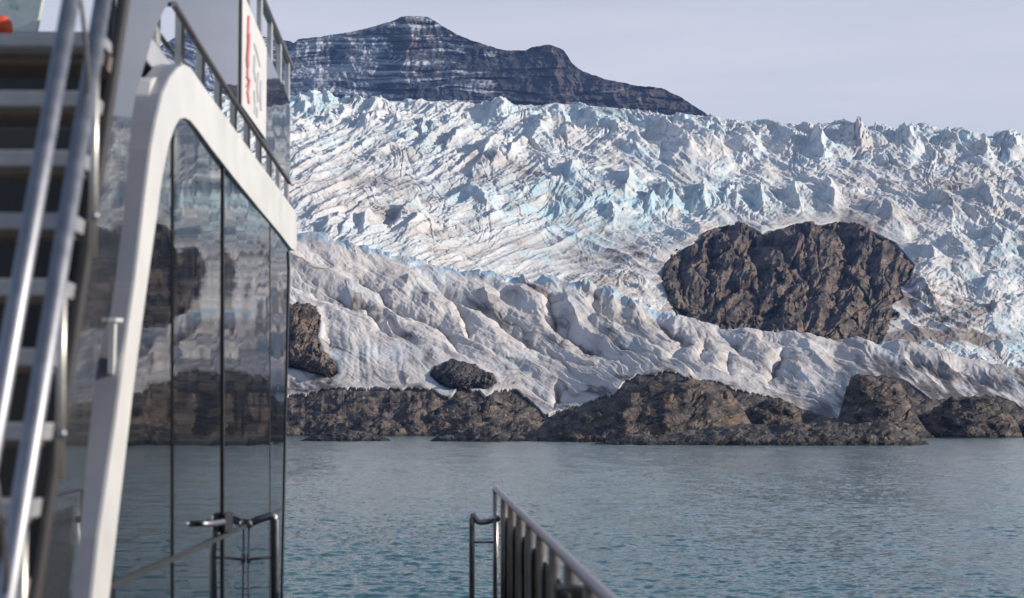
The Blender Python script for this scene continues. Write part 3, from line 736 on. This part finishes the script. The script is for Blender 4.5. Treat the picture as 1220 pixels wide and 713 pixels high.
M_CREAM = basic('white_ship_paint', (.67, .665, .645), .35, var=.05, vscale=3)
M_GREY = basic('grey_ship_paint', (.40, .41, .43), .4, var=.06, vscale=3)
M_DARK = basic('black_rubber', (.018, .017, .018), .5)
M_BROWN = basic('dark_brown_trim', (.045, .034, .030), .45)
def glass(name, col, spec):
    """dark mirror-like glazing, very slightly wavy, with faint salt streaks"""
    m = bpy.data.materials.new(name); t = NT(m)
    out = t.n('ShaderNodeOutputMaterial'); p = t.n('ShaderNodeBsdfPrincipled', Roughness=.02); p.inputs['Specular IOR Level'].default_value = spec
    tc = t.n('ShaderNodeTexCoord'); mp = t.n('ShaderNodeMapping'); mp.inputs['Scale'].default_value = (1, 1.2, 2.2); t.l(tc.outputs['Object'], mp.inputs[0])
    nz = t.n('ShaderNodeTexNoise', Scale=1.3, Detail=1.5); t.l(mp.outputs[0], nz.inputs['Vector'])
    ma = t.n('ShaderNodeVectorMath', _operation='MULTIPLY_ADD'); t.l(nz.outputs['Color'], ma.inputs[0]); ma.inputs[1].default_value = (0, .016, .009); ma.inputs[2].default_value = (0, -.008, -.0045)
    ge = t.n('ShaderNodeNewGeometry'); ad = t.n('ShaderNodeVectorMath', _operation='ADD'); t.l(ge.outputs['Normal'], ad.inputs[0]); t.l(ma.outputs[0], ad.inputs[1])
    no = t.n('ShaderNodeVectorMath', _operation='NORMALIZE'); t.l(ad.outputs[0], no.inputs[0]); t.l(no.outputs[0], p.inputs['Normal'])
    m2 = t.n('ShaderNodeMapping'); m2.inputs['Scale'].default_value = (1, 5, .5); t.l(tc.outputs['Object'], m2.inputs[0])
    n2 = t.n('ShaderNodeTexNoise', Scale=3, Detail=6, Roughness=.7); t.l(m2.outputs[0], n2.inputs['Vector'])
    r = t.n('ShaderNodeMapRange', i1=.45, i2=.8, i3=.015, i4=.09); t.l(n2.outputs[0], r.inputs[0]); t.l(r.outputs[0], p.inputs['Roughness'])
    c = t.n('ShaderNodeMix', _data_type='RGBA'); c.inputs[6].default_value = (*col, 1); c.inputs[7].default_value = (.06, .065, .07, 1)
    r2 = t.n('ShaderNodeMapRange', i1=.5, i2=.85, i3=0, i4=.5); t.l(n2.outputs[0], r2.inputs[0]); t.l(r2.outputs[0], c.inputs[0]); t.l(c.outputs[2], p.inputs['Base Color'])
    t.l(p.outputs[0], out.inputs[0])
    return m
M_GLASS = glass('tinted_window_glass', (.008, .010, .013), .36)
M_PANEL = glass('dark_side_glass', (.035, .038, .044), .5)
M_STEEL = basic('brushed_steel', (.31, .32, .35), .48, metal=.95, var=.1, vscale=18)
M_STEEL2 = basic('weathered_steel', (.33, .31, .31), .36, metal=.9, var=.2, vscale=14)
M_POST = basic('satin_post', (.62, .59, .53), .38, metal=.8, var=.1, vscale=8)
M_BALU = basic('dark_satin_steel', (.27, .245, .22), .40, metal=.8, var=.2, vscale=10)
M_TREAD = basic('tread_metal', (.34, .345, .36), .5, metal=.2, var=.12, vscale=20)
M_UNDER = basic('tread_underside', (.19, .14, .115), .6, var=.2, vscale=14)
M_BULK = basic('dark_bulkhead', (.045, .042, .04), .6)
M_SIGN = basic('white_sign_face', (.66, .65, .64), .5, var=.04)
M_RED = basic('red_sign_paint', (.55, .12, .13), .5)
M_GREYP = basic('grey_sign_paint', (.50, .50, .54), .5)
M_ORANGE = basic('orange_float', (.80, .10, .03), .45, var=.06)
M_DECK = basic('deck_planks', (.24, .19, .15), .7, var=.2, vscale=5)

def marble():
    m = bpy.data.materials.new('mottled_panel_paint'); t = NT(m)
    out = t.n('ShaderNodeOutputMaterial'); p = t.n('ShaderNodeBsdfPrincipled', Roughness=.3)
    tc = t.n('ShaderNodeTexCoord'); n1 = t.n('ShaderNodeTexNoise', Scale=13, Detail=7, Roughness=.65); t.l(tc.outputs['Object'], n1.inputs['Vector'])
    r = t.n('ShaderNodeValToRGB'); t.l(n1.outputs[0], r.inputs[0])
    e = r.color_ramp.elements; e[0].position = .30; e[0].color = (.10, .10, .09, 1); e[1].position = .40; e[1].color = (.55, .66, .60, 1)
    e.new(.62).color = (.72, .76, .70, 1); e.new(.70).color = (.48, .40, .33, 1)
    t.l(r.outputs[0], p.inputs['Base Color']); t.l(p.outputs[0], out.inputs[0])
    return m
M_MARBLE = marble()

def W(px, py, x):
    return Vector(on_x(float(px), float(py), x))

def link(name, bm, mat, parent, smooth=False, bevel=0.0):
    me = bpy.data.meshes.new(name); bmesh.ops.recalc_face_normals(bm, faces=bm.faces); bm.to_mesh(me); bm.free()
    me.materials.append(mat)
    if smooth:
        for p in me.polygons: p.use_smooth = True
    o = bpy.data.objects.new(name, me); COL.objects.link(o)
    if parent:
        o.parent = parent; o.location = -parent_origin(parent)
    if bevel:
        b = o.modifiers.new('bevel', 'BEVEL'); b.width = bevel; b.segments = 2; b.limit_method = 'ANGLE'
    return o

def parent_origin(p):
    v = Vector((0, 0, 0))
    while p is not None:
        v += p.location; p = p.parent
    return v

def add_prism(bm, pts, x0, x1):
    """outline lying in a plane of constant x, given real thickness between x0 and x1"""
    f = [bm.verts.new((x0, p.y, p.z)) for p in pts]; g = [bm.verts.new((x1, p.y, p.z)) for p in pts]
    n = len(pts)
    caps = [bm.faces.new(f), bm.faces.new(g[::-1])]
    for c in caps: c.normal_update()
    bmesh.ops.triangulate(bm, faces=caps, quad_method='BEAUTY', ngon_method='EAR_CLIP')
    for i in range(n): bm.faces.new((f[i], g[i], g[(i + 1) % n], f[(i + 1) % n]))

def prism(name, pix, x, x0, x1, mat, parent, bevel=0.0):
    bm = bmesh.new(); add_prism(bm, [W(a, b, x) for a, b in pix], x0, x1)
    return link(name, bm, mat, parent, bevel=bevel)

def add_box(bm, x0, x1, y0, y1, z0, z1):
    v = [bm.verts.new((x, y, z)) for x in (x0, x1) for y in (y0, y1) for z in (z0, z1)]
    for f in ((0, 1, 3, 2), (4, 6, 7, 5), (0, 4, 5, 1), (2, 3, 7, 6), (0, 2, 6, 4), (1, 5, 7, 3)): bm.faces.new([v[i] for i in f])

def box(name, x0, x1, y0, y1, z0, z1, mat, parent, bevel=.004):
    bm = bmesh.new(); add_box(bm, x0, x1, y0, y1, z0, z1)
    return link(name, bm, mat, parent, bevel=bevel)

def add_tube(bm, path, rad, n=14, flat=1.0, caps=True):
    path = [Vector(p) for p in path]; rings = []
    for i, p in enumerate(path):
        d = (path[min(i + 1, len(path) - 1)] - path[max(i - 1, 0)]).normalized()
        a = d.cross(Vector((0, 0, 1)));
        if a.length < .05: a = d.cross(Vector((0, 1, 0)))
        a.normalize(); b = a.cross(d).normalized()
        rings.append([bm.verts.new(p + a * (rad * math.cos(t * 2 * math.pi / n)) + b * (rad * flat * math.sin(t * 2 * math.pi / n))) for t in range(n)])
    for r0, r1 in zip(rings, rings[1:]):
        for k in range(n): bm.faces.new((r0[k], r0[(k + 1) % n], r1[(k + 1) % n], r1[k]))
    if caps: bm.faces.new(rings[0][::-1]); bm.faces.new(rings[-1])

def tube(name, path, rad, mat, parent, flat=1.0, round_=0.0, n=14):
    path = [Vector(p) for p in path]
    if round_:
        out = [path[0]]
        for a, b, c in zip(path, path[1:], path[2:]):
            r = min(round_, (a - b).length * .45, (c - b).length * .45)
            p0 = b + (a - b).normalized() * r; p2 = b + (c - b).normalized() * r
            for k in range(8):
                t_ = k / 7; out.append(p0 * (1 - t_) ** 2 + b * 2 * t_ * (1 - t_) + p2 * t_ ** 2)
        path = out + [path[-1]]
    bm = bmesh.new(); add_tube(bm, path, rad, n, flat)
    return link(name, bm, mat, parent, smooth=True)

def ball(bm, c, r, sz=1.0):
    g = bmesh.ops.create_uvsphere(bm, u_segments=20, v_segments=12, radius=r)
    for v in g['verts']: v.co = Vector((v.co.x, v.co.y, v.co.z * sz)) + Vector(c)

Z = lambda z: EYE + z
DECK = Z(-1.6)

# deck and hull under the camera
bm = bmesh.new()
add_box(bm, -4.2, .56, -6, 15.6, DECK - .25, DECK)
add_box(bm, -4.15, .50, -5.9, 15.4, -1.2, DECK - .254)
tag(link('deck', bm, M_DECK, None), 'side deck of the ship', 'deck', kind='structure')

# --- glazed side of the cabin
cab = tag(empty('ship_cabin', (-1.27, 10, DECK)), 'glazed ship cabin side with a curved white window frame', 'ship cabin')
XF, XB = -1.18, -1.29           # face and back of the white frame
arch = [(107, 740), (110, 713), (118, 640), (128, 570), (137, 510), (145, 450), (153, 390), (161, 335), (168, 275), (174, 225), (180, 178), (186, 145), (194, 112), (203, 92), (212, 81), (219, 77), (227, 81),
        (243, 104), (270, 141), (300, 182), (330, 222), (350, 250), (353, 256), (354, 292), (352, 299), (347, 296), (335, 280), (310, 250), (280, 213), (252, 177), (236, 155), (227, 144), (220, 140.5), (214, 142), (208, 152), (201, 173), (194, 207),
        (188, 250), (181, 300), (174, 350), (166, 410), (158, 470), (151, 530), (144, 590), (137, 650), (130, 713), (127, 740)]
prism('arch_frame', arch, XF, XF - .012, XF, M_CREAM, cab, .004)
prism('shaded_frame_return', arch, XF, XB, XF - .0125, basic('white_paint_in_shade', (.25, .26, .30), .4, var=.06, vscale=3), cab, .004)  # side of the white frame facing the camera, its shade put into the colour
# glass behind the arch: four panes and the seals between them
XG = -1.196
seams = [(112, 205), (205, 266), (266, 321), (321, 342)]
top_at = curve([(100, 140), (186, 128), (220, 128), (236, 150), (350, 291)])
for i, (a, b) in enumerate(seams):
    bot = 745
    if i == 0: pix = [(113, bot), (124, 650), (140, 540), (155, 440), (170, 340), (183, 240), (192, 180), (204, top_at(205)), (204, bot)]
    elif i == 3: pix = [(322, bot), (322, top_at(322)), (342, top_at(342)), (343, 320), (340.5, 450), (338, 560), (334, bot)]
    else: pix = [(a + 1, bot), (a + 1, top_at(a + 1)), (b - 1, top_at(b - 1)), (b - 1, bot)]
    pts = [W(p, q, XG) for p, q in pix]
    c = sum(pts, Vector()) / len(pts)
    bm = bmesh.new(); add_prism(bm, pts, XG - .012, XG)
    rot = Matrix.Rotation(math.radians((.05, .28, -.20, .12)[i]), 4, 'Z')
    bmesh.ops.transform(bm, matrix=Matrix.Translation(c) @ rot @ Matrix.Translation(-c), verts=bm.verts)
    wnd = link('window', bm, M_GLASS, cab)
    if i < 3:
        wd = (.6, 1.3, .7)[i]
        bm = bmesh.new(); add_prism(bm, [W(b - wd / 2, 745, XG), W(b - wd / 2, top_at(b), XG), W(b + wd / 2, top_at(b), XG), W(b + wd / 2, 745, XG)], XG - .02, XG + .004)
        link('seal', bm, M_DARK, wnd)
prism('edge_strip', [(342.5, 300), (344.5, 305), (345, 330), (342, 450), (339.5, 560), (336, 745), (334.5, 745), (338.3, 560), (340.8, 450), (343.3, 320)], XG, XG - .02, XG + .006, M_DARK, cab)
prism('handrail_strip', [(110, 716), (131, 703), (200, 672), (268, 641), (336, 609), (336, 605.5), (268, 636), (200, 665), (131, 695), (110, 706)], XG + .002, XG + .001, XG + .006, basic('grey_rubbing_strip', (.035, .038, .042), .5), cab)
# dark glossy side panel: windbreak by the stair, carried on as the bulwark of the upper deck
XP = -1.2
panel = [(150, -40), (146, 0), (139, 60), (131, 110), (124, 150), (117, 195), (109, 250), (98, 320), (86, 395), (73, 470), (62, 560), (50, 690), (46, 745), (84, 745), (87, 713), (97, 620), (104, 540), (112, 460), (122, 400), (131, 378), (138, 330), (148, 250), (153, 190), (157, 140),
         (162, 112), (168, 92), (173, 75), (180, 50), (188, 28), (196, 11), (203, 3), (203, -40)]
pn = prism('side_panel', panel, XP, XP - .012, XP, M_PANEL, cab)
bw = prism('bulwark', [(203.3, -40), (203.3, 3), (209, 3), (240, 55), (278, 116), (310, 164), (345.5, 217), (345.5, 122), (318, 61), (290, 0), (272, -40)], XP, XP - .012, XP, M_PANEL, cab)
lefte = panel[:13]
prism('edge_seal', [(a - 1.5, b) for a, b in lefte] + [(a + 3.5, b) for a, b in lefte[::-1]], XP, XP - .016, XP + .004, M_DARK, pn)
low = [(203, 3), (209, 2), (240, 54), (278, 115), (310, 163), (346, 217)]
prism('bottom_trim', low + [(a + .5 - (346 - a) * .004, b + 3 + (346 - a) * .016) for a, b in low[::-1]], XP + .003, XP - .018, XP + .008, M_BROWN, bw)
prism('corner_post', [(140, 420), (150, 340), (158, 262), (164, 200), (168, 150), (170, 112), (172, 97), (176, 92.5), (184, 92.5), (189, 96), (192, 106), (188, 130), (180, 175), (174, 220), (167, 280), (160, 340), (152, 400)], -1.262, -1.30, -1.236, M_CREAM, cab, .006)
prism('hinge_plate', [(137, 379), (145, 379), (145, 384), (136.5, 384)], XF, XB - .01, XF + .006, M_CREAM, cab, .003)
prism('hinge_pin', [(136.5, 386), (139.5, 386), (137.5, 446), (134.5, 446)], XF - .03, XF - .05, XF - .03, M_CREAM, cab)
hd = prism('door_handle', [(262, 612), (271, 610), (271, 634), (262, 634)], XG, XG + .001, XG + .03, M_DARK, cab, .004)
tube('lever', [W(266, 622, XG + .035), W(255, 624, XG + .035), W(241, 624.5, XG + .03)], .015, M_STEEL, hd, round_=.03)
yb = W(219, 80, XF).y
box('cabin_wall', -4.0, -1.31, yb - 1.2, W(338, 400, XG).y, DECK + .004, Z(1.38), M_BULK, cab, .02)
box('upper_deck', -4.0, XB - .014, yb - .25, W(352, 260, XF).y - .03, Z(1.60), Z(1.735), M_GREY, cab, .01)
for ys in (8.3,):
    box('post_base', -1.36, -1.27, W(212, 70, -1.32).y - .11, W(212, 70, -1.32).y + .07, Z(1.738), Z(1.77), M_STEEL2, cab)

# --- sign on the bulwark
sg = tag(empty('sign_panel', tuple(W(302, 100, XP))), 'white sign with red and grey marks on the ship bulwark', 'sign')
prism('board', [(289, -10), (292, -3), (317.5, 58), (316.5, 166), (288, 126)], XP + .012, XP + .004, XP + .014, M_SIGN, sg, .002)
def stroke(bm, pix, w, x):
    up = [W(a - w, b, x) for a, b in pix]; dn = [W(a + w, b, x) for a, b in pix[::-1]]
    add_prism(bm, up + dn, x, x + .003)
bm = bmesh.new()
XS = XP + .0155
stroke(bm, [(296, 19), (295.6, 30), (295.2, 42), (295.6, 50)], 1.1, XS); stroke(bm, [(296.6, 40), (296, 56), (295, 70), (295.4, 80)], 1.3, XS + .0035); stroke(bm, [(295, 74), (294.6, 90), (296.6, 100), (294.8, 110), (296.4, 124)], 1.1, XS)
stroke(bm, [(293.8, 92), (297.8, 96), (293.9, 104)], .8, XS + .0035)
link('red_emblem', bm, M_RED, sg)
bm = bmesh.new()
for pts in ([(303, 52), (307, 66), (310, 80)], [(303.5, 66), (303, 84), (305, 98)], [(308, 86), (306.5, 104), (308, 122)], [(303.2, 108), (304, 124), (303.6, 136)], [(311, 96), (310.4, 116), (311.4, 132)], [(306.5, 128), (306.2, 140)]):
    stroke(bm, pts, 1.0, XS)
link('grey_lettering', bm, M_GREYP, sg)

# --- rail of the upper deck
XU = -1.325
ur = tag(empty('upper_deck_railing', tuple(W(213, 74, XU))), 'steel railing with flat posts on the upper ship deck', 'railing')
z_rail = Z(3.09)
y_first = W(213, 40, XU).y
tube('top_rail', [(XU, 6.6, z_rail), (XU, W(346, 74, XU).y, z_rail)], .034, M_STEEL2, ur, .8)
for k in range(-1, 9):
    y = y_first + .82 * k
    box('post', XU - .02, XU + .016, y, y + .11, Z(1.74), z_rail - .02, M_POST, ur, .004)
tube('lower_rail', [(XU - .06, 6.9, Z(1.9)), (XU - .06, 16.2, Z(1.9))], .012, M_STEEL2, ur)
box('dark_post', -1.34, -1.30, W(138, 40, -1.30).y - .1, W(138, 40, -1.30).y, Z(1.2), Z(2.6), basic('teal_grey_post', (.05, .075, .085), .4), ur)

# --- stair to the upper deck
st = tag(empty('staircase', (-1.5, 4.4, DECK)), 'steep metal staircase with open treads and tubular handrails', 'staircase')
SX = -.955
for k in range(1, 15):
    z = Z(1.089 - .18 * k); y = 5.30 - .123 * k
    if z < DECK + .05: break
    bm = bmesh.new(); add_box(bm, -2.1, SX, y, y + .22, z - .044, z)
    tr = link('tread', bm, M_TREAD, st, bevel=.005)
    bm = bmesh.new(); add_box(bm, -2.08, SX - .02, y + .03, y + .215, z - .056, z - .0445); link('underside', bm, M_UNDER, tr)
ld = box('landing', -2.6, SX + .01, 5.30, 5.42, Z(1.054), Z(1.089), M_TREAD, st)
bm = bmesh.new(); add_box(bm, -2.58, SX - .02, 5.424, 5.66, Z(1.03), Z(1.08)); link('underside', bm, M_UNDER, ld)
def slope(y0, y1, x, dz): return [(x, y0, Z(1.089 + (y0 - 5.3) * 1.463 + dz)), (x, y1, Z(1.089 + (y1 - 5.3) * 1.463 + dz))]
for x in (SX + .012, -2.12):
    bm = bmesh.new(); a, b = slope(3.55, 5.55, x, -.12)
    v = [bm.verts.new(Vector(p) + Vector((dx, dy, 0))) for p in (a, b) for dx in (-.006, .006) for dy in (.10, .17)]
    for f in ((0, 1, 3, 2), (4, 6, 7, 5), (0, 4, 5, 1), (2, 3, 7, 6), (0, 2, 6, 4), (1, 5, 7, 3)): bm.faces.new([v[i] for i in f])
    link('stringer', bm, M_BULK, st)
RX = -.90
tube('handrail', slope(3.2, 5.25, RX, .98), .0215, M_STEEL, st)
tube('middle_rail', slope(3.2, 5.6, RX, .455), .023, M_STEEL, st)
for y in (4.157, 4.54, 4.92):
    zt = 1.089 + (y - 5.3) * 1.463
    po = tube('post', [(RX, y, Z(zt + .44)), (RX, y, Z(zt - .10))], .011, M_POST, st)
    bm = bmesh.new(); ball(bm, (RX + .004, y - .006, Z(zt + .005)), .013); link('bolt', bm, M_STEEL, po, smooth=True)
for y in (4.70, 3.9):
    zt = 1.089 + (y - 5.3) * 1.463
    tube('rail_bracket', [(RX, y - .05, Z(zt + .98 - .075)), (RX + .012, y - .02, Z(zt + .80)), (RX + .012, y + .06, Z(zt + .66)), (RX, y + .10, Z(zt + .455 + .146))], .006, M_STEEL2, st, round_=.08)
box('rear_wall', -2.7, -1.31, 6.75, 6.83, DECK + .004, Z(1.05), M_BULK, st)

# --- things at the head of the stair
pm = tag(empty('mottled_panel', (-1.9, 9.0, Z(1.45))), 'pale green mottled panel with dark cracks at the head of the stairs', 'panel')
bm = bmesh.new()
pts = [Vector(on_y(float(a), float(b), 9.0)) for a, b in ((-40, -30), (56, -30), (42, 40), (40, 75), (-40, 75))]
f = [bm.verts.new(p) for p in pts]; g = [bm.verts.new(p + Vector((0, .05, 0))) for p in pts]
bm.faces.new(f); bm.faces.new(g[::-1])
for i in range(5): bm.faces.new((f[i], g[i], g[(i + 1) % 5], f[(i + 1) % 5]))
link('face', bm, M_MARBLE, pm)
tube('foot', [Vector(on_y(20., 74., 9.03)), Vector(on_y(20., 74., 9.03)) + Vector((0, 0, -.5))], .02, M_STEEL2, pm)
c = Vector(on_y(1., 33., 8.0))
fl = tag(empty('orange_float', tuple(c)), 'round orange float just above the stair landing', 'float')
bm = bmesh.new(); ball(bm, c, .050, 1.0); link('body', bm, M_ORANGE, fl, smooth=True)
bm = bmesh.new(); add_tube(bm, [c + Vector((0, 0, -.045)), c + Vector((0, 0, -.075))], .022); add_tube(bm, [c + Vector((0, 0, -.07)), c + Vector((0, 0, -.6))], .009); link('stem', bm, M_STEEL2, fl, smooth=True)

# --- railing on the outer edge of the side deck
dr = tag(empty('deck_railing', (.45, 9, DECK)), 'grey deck railing with close balusters along the ship side', 'railing')
zr = Z(-.5)
xr = lambda y: .42 + (15.4 - y) * .0062
tube('top_rail', [(xr(y), y, zr) for y in (1.5, 5, 9, 12, 15.2)] + [(xr(15.4) - .004, 15.41, zr - .012)], .024, basic('grey_handrail', (.36, .33, .36), .42, metal=.35, var=.1, vscale=9), dr, .8)
for y in (13.55, 12.3, 11.1, 10.0, 9.0, 8.02, 7.1, 6.2, 5.3, 4.4):
    tube('baluster', [(xr(y), y, DECK), (xr(y), y, zr - .01)], .026, M_BALU, dr)
tube('end_post', [(xr(15.35), 15.35, DECK), (xr(15.35), 15.35, zr - .01)], .022, M_STEEL2, dr)
box('infill_panel', .475, .490, 4.0, 15.3, DECK - .05, Z(-.63), basic('grey_green_panel', (.06, .075, .08), .25, var=.1), dr)
zl = Z(-.70); xl = .232
tube('return_rail', [(xl, 15.36, DECK), (xl, 15.36, zl + .006), (xl + .05, 15.36, zl - .075), (xr(15.36) - .01, 15.34, zl - .05)], .023, M_STEEL2, dr, round_=.05)
tube('crossbar', [(xl, 15.36, Z(-.925)), (xr(15.36), 15.36, Z(-.925))], .010, M_STEEL2, dr)
bm = bmesh.new(); ball(bm, (xr(15.3) + .01, 15.30, Z(-.735)), .028); link('knob', bm, M_STEEL, dr, smooth=True)
bm = bmesh.new(); add_box(bm, .40, .50, 6.72, 6.90, Z(-.615), Z(-.565)); add_box(bm, .41, .445, 6.66, 6.78, Z(-.70), Z(-.575)); link('clamp', bm, M_DARK, dr, bevel=.012)

# --- tubular gate against the cabin side
YG = 11.75
gt = tag(empty('deck_gate', (-1.08, YG, DECK)), 'chrome tube rail bent from the deck to the cabin glass', 'gate')
def G(px, py, y=YG): return Vector(on_y(float(px), float(py), y))
xw = XG + .004
zt = G(324, 614).z
tube('gate_frame', [(G(329, 640).x, YG, DECK), (G(327, 640).x, YG, zt), (G(316, 615).x, YG, zt - .012), (xw, YG, zt - .055)], .024, M_STEEL, gt, round_=.07)
tube('crossbar', [(xw, YG, G(300, 667).z), (G(327, 664).x, YG, G(300, 664).z)], .009, M_STEEL2, gt)
tube('latch_rod', [(xw + .012, YG, zt - .05), (xw + .012, YG, DECK)], .006, M_STEEL2, gt)
bm = bmesh.new(); add_tube(bm, [(xw + .012, YG, G(300, 660).z), (xw + .012, YG, G(300, 671).z)], .012); link('latch_collar', bm, M_STEEL2, gt, smooth=True)
bm = bmesh.new(); ball(bm, (xw + .014, YG, zt - .05), .030); link('ball_joint', bm, M_STEEL, gt, smooth=True)

def build_haze():
    m = bpy.data.materials.new('haze_air'); t = NT(m)
    out = t.n('ShaderNodeOutputMaterial'); p = t.n('ShaderNodeVolumePrincipled', Density=HAZE, Anisotropy=0.0)
    p.inputs['Color'].default_value = (.24, .46, 1.0, 1)
    t.l(p.outputs[0], out.inputs['Volume'])
    me = bpy.data.meshes.new('haze'); bm = bmesh.new()
    bmesh.ops.create_cube(bm, size=1); bm.to_mesh(me); bm.free(); me.materials.append(m)
    o = bpy.data.objects.new('haze', me); COL.objects.link(o)
    o.scale = (44000, 44000, 1960); o.location = (0, 0, 970)
    tag(o, 'thin blue air between the ship and the mountain', 'haze', kind='stuff')
HAZE = 2.4e-5
build_haze()

# ------------------------------------------------------------------ render settings, camera
cam = bpy.data.cameras.new('camera'); co = bpy.data.objects.new('camera', cam); COL.objects.link(co)
cam.sensor_width = 36; cam.lens = 36 * FPX / PW
cam.clip_end = 80000; cam.clip_start = .1
co.location = CAM
co.rotation_euler = Matrix((RIGHT, UP, -FWD)).transposed().to_euler()
cam.dof.use_dof = True; cam.dof.focus_distance = 900; cam.dof.aperture_fstop = 4.6
scene.camera = co
vs = scene.view_settings
vs.view_transform = 'Standard'; vs.look = 'None'; vs.exposure = 0; vs.gamma = 1; vs.use_curve_mapping = False
